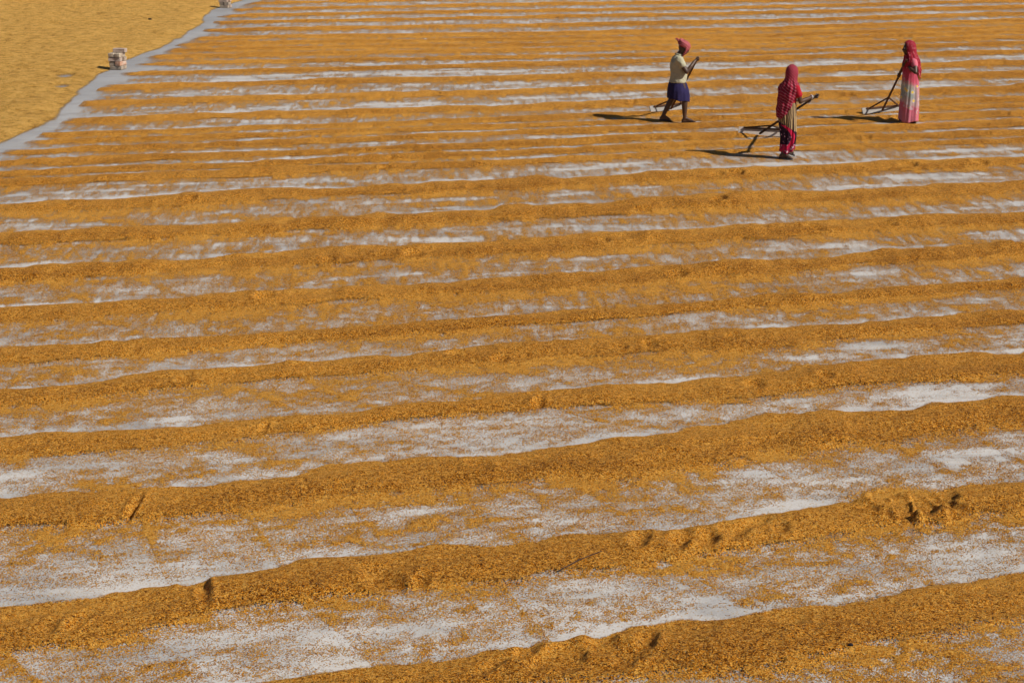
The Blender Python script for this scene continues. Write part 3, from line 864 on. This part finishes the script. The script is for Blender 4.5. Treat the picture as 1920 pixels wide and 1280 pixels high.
hand(L, gt + V(-0.050, -0.045, -0.035), (1, 0.4, 0.4), pax, gt, (0.45, 0.88, 0.1))
L.limb([((-0.01, 0.155, 1.165), 0.058), ((0.04, 0.22, 1.03), 0.048), ((0.085, 0.235, 0.93), 0.041), (gl + V(-0.055, 0.055, 0.0), 0.026)])
hand(L, gl + V(-0.055, 0.055, 0.0), (1, -0.4, 0), pax, gl, (0.6, -0.75, 0.1))
L.limb([((0.03, -0.08, 0.74), 0.088), ((0.085, -0.09, 0.58), 0.074), ((0.120, -0.09, 0.425), 0.056)])
L.limb([((0.120, -0.09, 0.425), 0.056), ((0.118, -0.09, 0.32), 0.057), ((0.120, -0.09, 0.19), 0.042), ((0.128, -0.09, 0.085), 0.034)])
foot(L, (0.128, -0.09, 0.085), (0.325, -0.115, 0.030))
L.limb([((-0.04, 0.08, 0.74), 0.088), ((-0.075, 0.085, 0.58), 0.074), ((-0.105, 0.085, 0.43), 0.056)])
L.limb([((-0.105, 0.085, 0.43), 0.056), ((-0.155, 0.085, 0.33), 0.056), ((-0.215, 0.085, 0.21), 0.042), ((-0.262, 0.085, 0.105), 0.034)])
foot(L, (-0.262, 0.085, 0.105), (-0.105, 0.075, 0.030))
L.fuse('body', M_SKIN, MAN)
eyes(P_, M_EYE, M_IRIS, MAN)
# shirt: body and sleeves fused
L = Lump()
nf = 10
L.loft([(0.742, -0.015, 0, 0.158, 0.188), (0.765, -0.013, 0, 0.160, 0.190), (0.80, -0.005, 0, 0.158, 0.188), (0.90, 0.005, 0, 0.152, 0.180), (1.02, -0.012, 0, 0.148, 0.185), (1.12, -0.028, 0, 0.128, 0.185), (1.18, -0.025, 0, 0.104, 0.155), (1.228, -0.018, 0, 0.074, 0.090), (1.246, -0.008, 0, 0.066, 0.074)], fr)
L.limb([((-0.010, -0.148, 1.160), 0.078), ((0.045, -0.180, 1.075), 0.072)])
L.limb([((-0.010, 0.148, 1.160), 0.078), ((0.03, 0.205, 1.07), 0.072)])
sh = L.fuse('shirt', M_SHIRT, MAN, 0.009, 5)
wr = bpy.data.textures.new('creases', 'CLOUDS'); wr.noise_scale = 0.075; wr.noise_depth = 2
dm = sh.modifiers.new('creases', 'DISPLACE'); dm.texture = wr; dm.strength = 0.022; dm.mid_level = 0.5
L = Lump()
for k in range(7):      # collar
    a0 = -2.4 + k * 0.8; a1 = a0 + 0.8
    L.limb([((-0.002 + 0.066 * math.cos(a0), 0.070 * math.sin(a0), 1.250 - 0.012 * math.cos(a0)), 0.014), ((-0.002 + 0.066 * math.cos(a1), 0.070 * math.sin(a1), 1.250 - 0.012 * math.cos(a1)), 0.014)], 8)
L.fuse('collar', M_SHIRT, sh, 0.007, 2)
envm = [(0.79, -0.010, 0, 0.135, 0.165), (0.735, -0.015, 0, 0.150, 0.176), (0.70, -0.015, 0, 0.165, 0.185), (0.60, -0.006, 0, 0.188, 0.205), (0.50, 0.0, 0, 0.198, 0.208), (0.38, 0.004, 0, 0.202, 0.205)]
cloth('lungi', envm, 0.775, lambda a: 0.425 - 0.035 * math.cos(a) + 0.01 * math.sin(5 * a), fr, M_LUNGI, MAN,
      folds=lambda p, z_, t: (0.008 * np.sin(4 * p + 1.3 + 3 * t) + 0.005 * np.sin(9 * p + 5 * t) + 0.002 * np.sin(17 * p)) * (0.2 + t) + 0.018 * np.exp(-((p - 0.15) / 0.25) ** 2) * t)
# turban: wound rolls over a cap, a knot and a tail at the back, the end hanging by the chin
L = Lump()
L.ball(P_(-0.012, 0, 0.060), (0.122, 0.104, 0.082), R_)
for k in range(5):
    ang = (k - 2) * 0.22
    prev = None
    for j in range(15):
        a = 2 * math.pi * j / 14
        pt = P_(-0.012 + 0.108 * math.cos(a), 0.092 * math.sin(a), 0.040 + 0.018 * k * 0.6 + ang * 0.10 * math.cos(a + k))
        if prev is not None: L.limb([(prev, 0.020), (pt, 0.020)], 8)
        prev = pt
L.ball(P_(-0.118, 0.0, 0.060), (0.030, 0.034, 0.030), R_)
tb = L.fuse('turban', M_TURBAN, MAN, 0.008, 3)
L = Lump()
L.limb([(P_(-0.125, 0, 0.066), 0.022), (P_(-0.155, 0.01, 0.090), 0.024), (P_(-0.185, 0.012, 0.100), 0.018), (P_(-0.205, 0.012, 0.090), 0.012)], 10)
L.fuse('knot_tail', M_TURBAN, tb, 0.006, 2)
L = Lump()
L.limb([(P_(0.030, -0.092, 0.030), 0.022), (P_(0.045, -0.088, -0.03), 0.026), (P_(0.040, -0.075, -0.09), 0.024), (P_(0.035, -0.066, -0.135), 0.014)], 10)
L.fuse('hanging_end', M_TURBAN, tb, 0.007, 2)
def sandal(heel, toe, parent, lift=0.0):
    h = Vector(heel); t = Vector(toe); d = (t - h); ln = d.length; d.normalize()
    sd_ = V(-d.y, d.x, 0).normalized()
    n = 18
    bm = bmesh.new(); top = []; bot = []
    for k in range(n):
        a = 2 * math.pi * k / n
        u_ = 0.5 - 0.5 * math.cos(a); w_ = math.sin(a) * (0.036 + 0.010 * u_)
        p = h + d * ln * u_ + sd_ * w_
        top.append(bm.verts.new(p + V(0, 0, 0.014))); bot.append(bm.verts.new(p))
    bm.faces.new(top); bm.faces.new(bot[::-1])
    for k in range(n):
        bm.faces.new((bot[k], bot[(k + 1) % n], top[(k + 1) % n], top[k]))
    me = bpy.data.meshes.new('sandal'); bm.to_mesh(me); bm.free()
    s_ = link('sandal', me, M_SANDAL, parent)
    L_ = Lump()
    c = h + d * ln * 0.62
    L_.limb([(c + sd_ * 0.043 + V(0, 0, .012), .006), (c + d * 0.02 + sd_ * 0.02 + V(0, 0, .058), .006), (c + d * 0.05 + V(0, 0, .045), .006)], 8)
    L_.limb([(c - sd_ * 0.043 + V(0, 0, .012), .006), (c + d * 0.02 - sd_ * 0.02 + V(0, 0, .058), .006), (c + d * 0.05 + V(0, 0, .045), .006)], 8)
    L_.fuse('strap', M_SANDAL, s_, 0.004, 0)
sandal((0.060, -0.085, 0.000), (0.350, -0.120, 0.000), MAN)
sandal((-0.335, 0.087, 0.030), (-0.075, 0.072, 0.000), MAN)

# ---------- woman seen from behind ----------
W2 = empty('person', (4.469, 27.63, 0.006))
tag(W2, 'woman seen from behind in red striped headscarf and patterned sarong, dragging a rake', 'person')
fr2 = rotframe(math.radians(48))
r2_top = V(0.495, 0.050, 1.035); r2_base = V(-0.095, 2.32, 0.05)
pax = (r2_top - r2_base).normalized()
g1 = r2_base.lerp(r2_top, 0.965); g2 = r2_base.lerp(r2_top, 0.84)
L = Lump()
P_, R_ = head(L, (0.050, 0.030, 1.385), (fr2[0][0], fr2[0][1], 0), 0.15)
L.limb([((0.005, 0, 1.20), 0.052), ((0.040, 0.022, 1.32), 0.047)])
L.loft([(0.68, -0.010, 0, 0.10, 0.128), (0.80, -0.01, 0, 0.095, 0.125), (0.92, 0.005, 0, 0.095, 0.125), (1.05, 0.005, 0, 0.105, 0.140), (1.14, 0.0, 0, 0.090, 0.140), (1.20, 0.0, 0, 0.060, 0.090)], fr2)
sR = V(fr2[1][0], fr2[1][1], 0) * -0.138
L.limb([(V(0.01, 0.0, 1.155) + sR, 0.050), (V(0.035, 0.01, 1.05) + sR * 1.15, 0.043), ((0.185, -0.090, 0.940), 0.036)])
L.limb([((0.185, -0.090, 0.940), 0.036), ((0.28, -0.01, 0.965), 0.034), (g1 + V(-0.060, -0.030, -0.005), 0.023)])
hand(L, g1 + V(-0.060, -0.030, -0.005), (1, 0.5, 0), pax, g1, (0.75, 0.55, 0.25))
L.limb([(V(0.01, 0.0, 1.155) - sR, 0.050), (V(0.03, 0.09, 1.04) - sR * 1.1, 0.043), ((0.10, 0.36, 0.905), 0.036), (g2 + V(-0.06, -0.03, 0.02), 0.023)])
hand(L, g2 + V(-0.06, -0.03, 0.02), (1, 0.2, -0.2), pax, g2, (0.8, 0.35, -0.4))
L.limb([((-0.02, -0.05, 0.70), 0.078), ((0.000, -0.015, 0.40), 0.052), ((-0.020, -0.010, 0.27), 0.046), ((-0.055, -0.035, 0.085), 0.032)])
foot(L, (-0.055, -0.035, 0.085), (0.085, -0.095, 0.028))
L.limb([((0.01, 0.06, 0.70), 0.078), ((0.045, 0.06, 0.42), 0.052), ((0.045, 0.07, 0.30), 0.046), ((0.050, 0.10, 0.150), 0.032)])
foot(L, (0.050, 0.10, 0.150), (0.155, 0.165, 0.040))
L.fuse('body', M_SKIN, W2)
eyes(P_, M_EYE, M_IRIS, W2)
L = Lump()
L.loft([(0.80, -0.01, 0, 0.106, 0.136), (0.92, 0.005, 0, 0.104, 0.132), (1.05, 0.005, 0, 0.114, 0.146), (1.14, 0.0, 0, 0.098, 0.146), (1.21, 0.003, 0, 0.070, 0.085)], fr2)
L.limb([(V(0.01, 0.0, 1.150) + sR, 0.062), (V(0.035, 0.01, 1.055) + sR * 1.13, 0.060)])
L.limb([(V(0.01, 0.0, 1.150) - sR, 0.062), (V(0.03, 0.08, 1.05) - sR * 1.1, 0.060)])
L.fuse('blouse', M_BLOUSE, W2, 0.008, 4)
env2 = [(0.93, 0.0, 0, 0.112, 0.132), (0.80, -0.008, 0, 0.128, 0.146), (0.68, -0.006, 0, 0.132, 0.148), (0.50, 0.015, 0, 0.120, 0.132), (0.35, 0.026, 0.01, 0.110, 0.120), (0.20, 0.020, 0.02, 0.102, 0.112), (0.08, 0.012, 0.02, 0.100, 0.110)]
cloth('sarong', env2, 0.92, lambda a: 0.135 + 0.035 * math.cos(a) + 0.015 * math.sin(3 * a), fr2, M_SARONG, W2,
      folds=lambda p, z_, t: (0.008 * np.sin(9 * p + 2.1 + 4 * t) + 0.006 * np.sin(17 * p + 3 * t)) * (0.3 + t) + 0.02 * np.exp(-((p + 1.9) / 0.2) ** 2) * t)
# headscarf: hood, shoulders, then down the back, longest over the left hip
envs = [(1.520, 0.042, 0.022, 0.006, 0.006), (1.515, 0.042, 0.022, 0.038, 0.032), (1.495, 0.042, 0.022, 0.074, 0.061), (1.45, 0.043, 0.022, 0.103, 0.086), (1.38, 0.044, 0.022, 0.110, 0.095), (1.31, 0.038, 0.018, 0.098, 0.090),
        (1.255, 0.022, 0.008, 0.096, 0.104), (1.20, 0.012, 0.0, 0.108, 0.155), (1.14, 0.004, 0.0, 0.124, 0.176), (1.05, -0.004, 0.0, 0.132, 0.168), (0.92, -0.012, 0.0, 0.136, 0.160), (0.80, -0.016, 0, 0.152, 0.172), (0.62, -0.016, 0, 0.158, 0.174)]
def scarf_bottom(a):
    # a=pi is the middle of the back, +90 the left side, -90 the right side
    b = math.degrees(a) % 360
    return float(np.interp(b, [0, 50, 90, 130, 180, 215, 245, 262, 285, 320, 360], [1.12, 1.04, 0.86, 0.70, 0.66, 0.76, 0.92, 1.06, 1.13, 1.14, 1.12]))
cloth('headscarf', envs, 1.520, scarf_bottom, fr2, M_SCARF, W2, nphi=150, nz=90,
      folds=lambda p, z_, t: (0.006 * np.sin(8 * p + 9 * z_) + 0.006 * np.sin(14 * p - 7 * z_ + 1)) * np.clip((1.36 - z_) / 0.15, 0, 1) + 0.004 * np.sin(40 * z_ + 3 * p) * np.clip((1.30 - z_) / 0.1, 0, 1),
      hole=lambda p, z_: (np.abs(p) < 0.85 - 1.2 * np.abs(z_ - 1.37)) & (z_ > 1.27) & (z_ < 1.47), thick=0.005)
L = Lump()
wc = g1 + V(-0.085, -0.045, -0.010); dv = V(0.80, 0.55, 0.10).normalized()
x1 = dv.cross(V(0, 0, 1)).normalized(); y1 = dv.cross(x1)
prev = None
for j in range(13):
    a = 2 * math.pi * j / 12
    pt = wc + x1 * 0.033 * math.cos(a) + y1 * 0.033 * math.sin(a)
    if prev is not None: L.limb([(prev, 0.0075), (pt, 0.0075)], 8)
    prev = pt
L.fuse('bangle', M_BANGLE, W2, 0.004, 1)
sandal((-0.120, -0.025, 0.000), (0.105, -0.105, 0.000), W2)
sandal((0.015, 0.075, 0.085), (0.175, 0.175, 0.005), W2)

# ---------- woman in the flowered dress ----------
W3 = empty('person', (7.338, 31.51, 0.006))
tag(W3, 'woman in long pink flowered dress and red scarf leaning on her rake', 'person')
fr3 = rotframe(math.radians(176))
r3_top = V(-0.145, -0.205, 1.185); r3_base = V(-0.244, 1.29, 0.05)
pax = (r3_top - r3_base).normalized()
g1 = r3_base.lerp(r3_top, 0.70); g2 = r3_base.lerp(r3_top, 0.90)
L = Lump()
P_, R_ = head(L, (-0.080, 0, 1.375), (fr3[0][0], fr3[0][1], 0), 0.05)
L.limb([((-0.015, 0, 1.20), 0.052), ((-0.060, 0, 1.31), 0.047)])
L.loft([(0.68, -0.01, 0, 0.11, 0.145), (0.80, -0.01, 0, 0.105, 0.140), (0.92, -0.01, 0, 0.095, 0.125), (1.05, -0.015, 0, 0.110, 0.140), (1.14, -0.01, 0, 0.090, 0.140), (1.20, -0.01, 0, 0.060, 0.090)], fr3)
L.limb([((-0.005, -0.150, 1.155), 0.050), ((0.01, -0.225, 1.06), 0.043), ((0.005, -0.300, 0.965), 0.036)])
L.limb([((0.005, -0.300, 0.965), 0.036), ((-0.06, -0.240, 1.01), 0.034), (g2 + V(0.060, -0.045, -0.01), 0.023)])
hand(L, g2 + V(0.060, -0.045, -0.01), (-1, 0.5, 0.2), pax, g2, (-0.8, 0.5, 0.1))
L.limb([((-0.02, 0.150, 1.155), 0.050), ((-0.075, 0.205, 1.05), 0.043), ((-0.12, 0.215, 0.96), 0.036), (g1 + V(0.035, 0.045, 0.060), 0.023)])
hand(L, g1 + V(0.035, 0.045, 0.060), (-0.5, -0.6, -0.5), pax, g1, (-0.7, -0.6, -0.3))
L.limb([((-0.03, -0.08, 0.70), 0.085), ((-0.03, -0.08, 0.40), 0.056), ((-0.03, -0.08, 0.27), 0.050), ((-0.045, -0.085, 0.085), 0.032)])
foot(L, (-0.045, -0.085, 0.085), (-0.205, -0.095, 0.028))
L.limb([((0.02, 0.08, 0.70), 0.085), ((0.06, 0.08, 0.40), 0.056), ((0.075, 0.08, 0.27), 0.050), ((0.110, 0.07, 0.085), 0.032)])
foot(L, (0.110, 0.07, 0.085), (-0.04, 0.06, 0.028))
L.fuse('body', M_SKIN, W3)
eyes(P_, M_EYE, M_IRIS, W3)
L = Lump()
L.loft([(0.85, -0.01, 0, 0.112, 0.140), (1.05, -0.012, 0, 0.118, 0.150), (1.14, -0.01, 0, 0.102, 0.152), (1.205, -0.01, 0, 0.070, 0.085)], fr3)
L.limb([((-0.005, -0.145, 1.150), 0.062), ((0.008, -0.205, 1.075), 0.058)])
L.limb([((-0.02, 0.145, 1.150), 0.062), ((-0.06, 0.19, 1.075), 0.058)])
L.fuse('blouse', M_BLOUSE3, W3, 0.008, 4)
env3 = [(1.20, -0.01, 0, 0.09, 0.10), (1.12, -0.012, 0, 0.125, 0.160), (1.0, -0.015, 0, 0.138, 0.162), (0.85, -0.012, 0, 0.140, 0.160), (0.68, -0.004, 0, 0.155, 0.170), (0.45, 0.0, 0, 0.165, 0.172), (0.2, 0.002, 0, 0.172, 0.178), (0.02, 0.004, 0, 0.176, 0.182)]
cloth('dress', env3, 1.185, lambda a: 0.035 + 0.015 * math.sin(3 * a + 1) + (0.02 if abs(a) < 0.5 else 0), fr3, M_DRESS, W3,
      folds=lambda p, z_, t: (0.008 * np.sin(5 * p + 1.1 + 2 * t) + 0.006 * np.sin(9 * p + 3 + 5 * t) + 0.003 * np.sin(17 * p + 3 * t)) * (0.25 + t) + 0.022 * np.exp(-((p - 0.9 + 0.5 * t) / 0.13) ** 2) * np.clip(t * 2 - 0.4, 0, 1))
envh = [(1.510, -0.066, 0, 0.006, 0.006), (1.505, -0.066, 0, 0.042, 0.036), (1.485, -0.066, 0, 0.080, 0.066), (1.44, -0.064, 0, 0.108, 0.090), (1.37, -0.058, 0, 0.116, 0.098), (1.30, -0.044, 0, 0.112, 0.096),
        (1.245, -0.025, 0, 0.112, 0.125), (1.19, -0.012, 0, 0.125, 0.175), (1.12, -0.008, 0, 0.146, 0.200), (1.0, -0.005, 0, 0.162, 0.196), (0.85, 0.0, 0, 0.162, 0.180), (0.65, 0.004, 0, 0.172, 0.184)]
def scarf3_bottom(a):
    b = math.degrees(a) % 360
    # facing -x: +90 (her left) is towards the camera
    return float(np.interp(b, [0, 45, 75, 100, 120, 150, 185, 215, 250, 300, 360], [0.99, 1.02, 1.12, 1.15, 1.02, 0.78, 0.90, 1.02, 1.10, 1.04, 0.99]))
cloth('headscarf', envh, 1.510, scarf3_bottom, fr3, M_SCARF2, W3, nphi=150, nz=90,
      folds=lambda p, z_, t: (0.007 * np.sin(8 * p + 9 * z_) + 0.006 * np.sin(15 * p - 7 * z_ + 1)) * np.clip((1.34 - z_) / 0.15, 0, 1) + 0.004 * np.sin(38 * z_ + 3 * p) * np.clip((1.30 - z_) / 0.1, 0, 1),
      hole=lambda p, z_: (np.abs(p) < 0.95 - 1.2 * np.abs(z_ - 1.36)) & (z_ > 1.255) & (z_ < 1.46), thick=0.005)
sandal((0.015, -0.080, 0.000), (-0.225, -0.098, 0.000), W3)
sandal((0.170, 0.075, 0.000), (-0.06, 0.060, 0.000), W3)

# ---------- rakes ----------
def rake(label, root, base, top, bdir, blen, shift, mat_board, mat_h, forkz=0.30, bh=0.135):
    r = empty('rake', root)
    tag(r, label, 'rake', 'wooden grain rakes')
    base = Vector(base); top = Vector(top); pd = (top - base).normalized()
    bd = V(bdir[0], bdir[1], 0).normalized()
    back = V(-bd.y, bd.x, 0)
    if back.dot(V(0, 1, 0)) < 0: back = -back
    c = base + bd * shift; c.z = 0.0
    lean = (V(0, 0, 1) * 0.92 + back * 0.40).normalized()
    lo = c + V(0, 0, 0.004)
    # board: a plank on edge leaning away from the worker
    mid = lo + lean * bh * 0.5
    beam('board', mid - bd * blen / 2, mid + bd * blen / 2, bh, 0.020, mat_board, r, up=lean.cross(bd).cross(bd) * 0 + lean.cross(bd), bev=0.003)
    nrm = lean.cross(bd); 
    if nrm.y > 0: nrm = -nrm
    topbar = lo + lean * (bh - 0.022) + nrm * 0.026
    beam('cross_bar', topbar - bd * blen * 0.40, topbar + bd * blen * 0.40, 0.030, 0.030, mat_h, r)
    foot_ = base + nrm * 0.050; foot_.z = 0.05
    beam('handle', foot_, top, 0.040, 0.036, mat_h, r, taper=0.86, bev=0.010)
    t = forkz / max(0.1, (top.z - 0.05))
    fk = foot_.lerp(top, t)
    for s in (-1, 1):
        e_ = topbar + bd * s * blen * 0.34 + nrm * 0.022
        beam('brace', fk, e_, 0.030, 0.026, mat_h, r, bev=0.004)
    return r
rake('rake with grey board trailing behind the man in the cream shirt', MAN.location, rk_base, rk_top, (0.80, 0.60), 0.95, 0.0, M_PLANK, M_WOOD, 0.27)
rake('rake with pale wooden board behind the woman in the striped headscarf', W2.location, r2_base, r2_top, (0.96, -0.28), 0.90, 0.06, M_PLANKP, M_WOODD, 0.22, 0.15)
rake('rake held upright by the woman in the long pink dress', W3.location, r3_base, r3_top, (0.86, 0.50), 1.05, 0.08, M_PLANK, M_WOOD, 0.30, 0.12)

# ---------- brick stacks ----------
def mat_brick(name, face, edge, amt):
    k = NT(name, 0.9, 0.2)
    p = k.coord('Object')
    n_ = k.noise(p, 9, 5, 0.65); n2 = k.noise(p, 60, 3, 0.7)
    c = k.mix(k.ramp(n_, [(0.5 - amt, 0.0), (0.62, 1.0)]), face, edge)
    c = k.mix(0.3, c, k.ramp(n2, [(0.3, 0.25), (0.7, 0.75)]), 'OVERLAY')
    k.color(c)
    k.l(k.bump(k.math('ADD', n_, k.math('MULTIPLY', n2, 0.4)), 0.6, 0.01), k.b.inputs['Normal'])
    return k.m
MB = {'buff': mat_brick('buff_brick', (0.46, 0.38, 0.28), (0.26, 0.19, 0.14), 0.1),
      'pink': mat_brick('pink_brick', (0.46, 0.36, 0.30), (0.33, 0.25, 0.20), 0.1),
      'red': mat_brick('red_brick', (0.42, 0.22, 0.14), (0.48, 0.36, 0.28), 0.05),
      'grey': mat_brick('grey_brick', (0.22, 0.18, 0.14), (0.36, 0.29, 0.22), 0.1)}
BRNG = random.Random(3)
def brick_mesh(seed):
    r = random.Random(seed)
    bm = bmesh.new()
    bmesh.ops.create_cube(bm, size=1.0, matrix=Matrix.Diagonal((0.290, 0.140, 0.091, 1)))
    for v_ in bm.verts: v_.co += V(r.uniform(-.006, .006), r.uniform(-.005, .005), r.uniform(-.003, .003))
    bmesh.ops.bevel(bm, geom=list(bm.edges), offset=0.008, segments=1, affect='EDGES')
    for v_ in bm.verts: v_.co += V(r.uniform(-.002, .002), r.uniform(-.002, .002), r.uniform(-.0012, .0012))
    me = bpy.data.meshes.new('brick'); bm.to_mesh(me); bm.free()
    return me
CS, SS = math.cos(math.radians(15)), math.sin(math.radians(15))      # the stacks stand a little askew
def brick(root, x, y, course, rot, col, label, grp):
    me = brick_mesh(BRNG.randrange(9999))
    o = link('brick', me, MB[col])
    x, y = 1.16 * x, 1.16 * y
    o.location = (root[0] + x * CS + y * SS, root[1] - x * SS + y * CS, 0.050 + course * 0.0965)
    o.rotation_euler = (BRNG.uniform(-.01, .01), BRNG.uniform(-.01, .01), math.radians(rot - 15) + BRNG.uniform(-.05, .05))
    tag(o, label, 'brick', grp)
S1 = (-9.12, 39.75)
g_ = 'bricks of the nearer stack by the footpath'
st = 'of the nearer brick stack'
brick(S1, 0.0, -0.065, 0, 2, 'grey', 'dark brick along the front of the bottom course ' + st, g_)
brick(S1, 0.0, 0.070, 0, -3, 'buff', 'brick at the back of the bottom course ' + st, g_)
brick(S1, -0.075, 0.0, 1, 92, 'grey', 'brick end left of the gap in the second course ' + st, g_)
brick(S1, 0.068, -0.01, 1, 87, 'red', 'reddish brick on the right in the second course ' + st, g_)
brick(S1, -0.015, -0.070, 2, 1, 'pink', 'long pinkish brick across the front of the third course ' + st, g_)
brick(S1, 0.015, 0.066, 2, -2, 'buff', 'brick at the back of the third course ' + st, g_)
brick(S1, -0.080, -0.015, 3, 91, 'buff', 'pale brick end on the left in the fourth course ' + st, g_)
brick(S1, 0.062, -0.022, 3, 88, 'buff', 'pale brick end on the right in the fourth course ' + st, g_)
brick(S1, 0.035, 0.052, 4, 3, 'pink', 'single pinkish brick lying on top ' + st, g_)
S2 = (-9.32, 56.4)
g_ = 'bricks of the far stack at the top edge'
st = 'of the far brick stack'
brick(S2, 0.0, -0.066, 0, 1, 'buff', 'pale brick along the front of the bottom course ' + st, g_)
brick(S2, 0.01, 0.068, 0, -2, 'pink', 'brick at the back of the bottom course ' + st, g_)
brick(S2, -0.072, 0.0, 1, 90, 'grey', 'greyish brick end on the left in the second course ' + st, g_)
brick(S2, 0.066, 0.0, 1, 93, 'grey', 'greyish brick on the right in the second course ' + st, g_)
brick(S2, -0.030, -0.066, 2, 2, 'pink', 'long pink brick across the front of the third course ' + st, g_)
brick(S2, 0.015, 0.068, 2, 0, 'red', 'reddish brick at the back of the third course ' + st, g_)
brick(S2, -0.072, 0.0, 3, 89, 'grey', 'brick end on the left in the fourth course ' + st, g_)
brick(S2, 0.068, 0.0, 3, 91, 'buff', 'brick end on the right in the fourth course ' + st, g_)
brick(S2, 0.0, 0.02, 4, 2, 'buff', 'single brick on top ' + st, g_)

# ---------- small odds and ends on the grain ----------
M_CLOD = plain('black_clod', (0.012, 0.010, 0.012), 0.8, 0.2, 0.3)
M_CHIP = plain('pale_chip', (0.75, 0.72, 0.66), 0.7, 0.3, 0.1)
def height_at(x, y):
    x, y = x / 1.020, (y - 2.116) / 1.6346
    j = int(np.clip(np.searchsorted(Yg, y), 1, len(Yg) - 1))
    s_ = x / depth[j]
    return float(z[j, int(np.clip(np.searchsorted(sg, s_), 0, len(sg) - 1))])
def pebble(name, x, y, r, mat, label, cat, seed):
    rr = random.Random(seed)
    bm = bmesh.new()
    bmesh.ops.create_icosphere(bm, subdivisions=2, radius=r)
    for v_ in bm.verts: v_.co = V(v_.co.x * 1.3, v_.co.y, v_.co.z * 0.7) * rr.uniform(0.78, 1.2)
    me = bpy.data.meshes.new(name); bm.to_mesh(me); bm.free()
    o = link(name, me, mat)
    o.location = (x, y, height_at(x, y) + r * 0.35)
    tag(o, label, cat)
pebble('clod', 2.11, 9.72, 0.013, M_CLOD, 'small black clod on the grain near the bottom right corner', 'clod', 1)
pebble('clod', -10.87, 51.94, 0.045, M_CLOD, 'dark clod lying on the pale grain left of the footpath', 'clod', 2)
pebble('chip', 2.76, 18.53, 0.014, M_CHIP, 'tiny white chip on a grain ridge in the right half', 'chip', 3)
pebble('chip', -2.33, 46.36, 0.028, M_CHIP, 'white chip on the far ridges near the top', 'chip', 4)
tw = Lump()
p0 = V(0.31, 10.88, height_at(0.31, 10.88) + .006); p1 = V(0.63, 11.16, height_at(0.63, 11.16) + .006)
tw.limb([(p0, 0.004), (p0.lerp(p1, .5) + V(0, 0, .012), 0.0045), (p1, 0.003)], 6)
tag(link('twig', tw.mesh('twig'), M_WOODD), 'thin dark twig lying on a grain ridge in the foreground', 'twig')
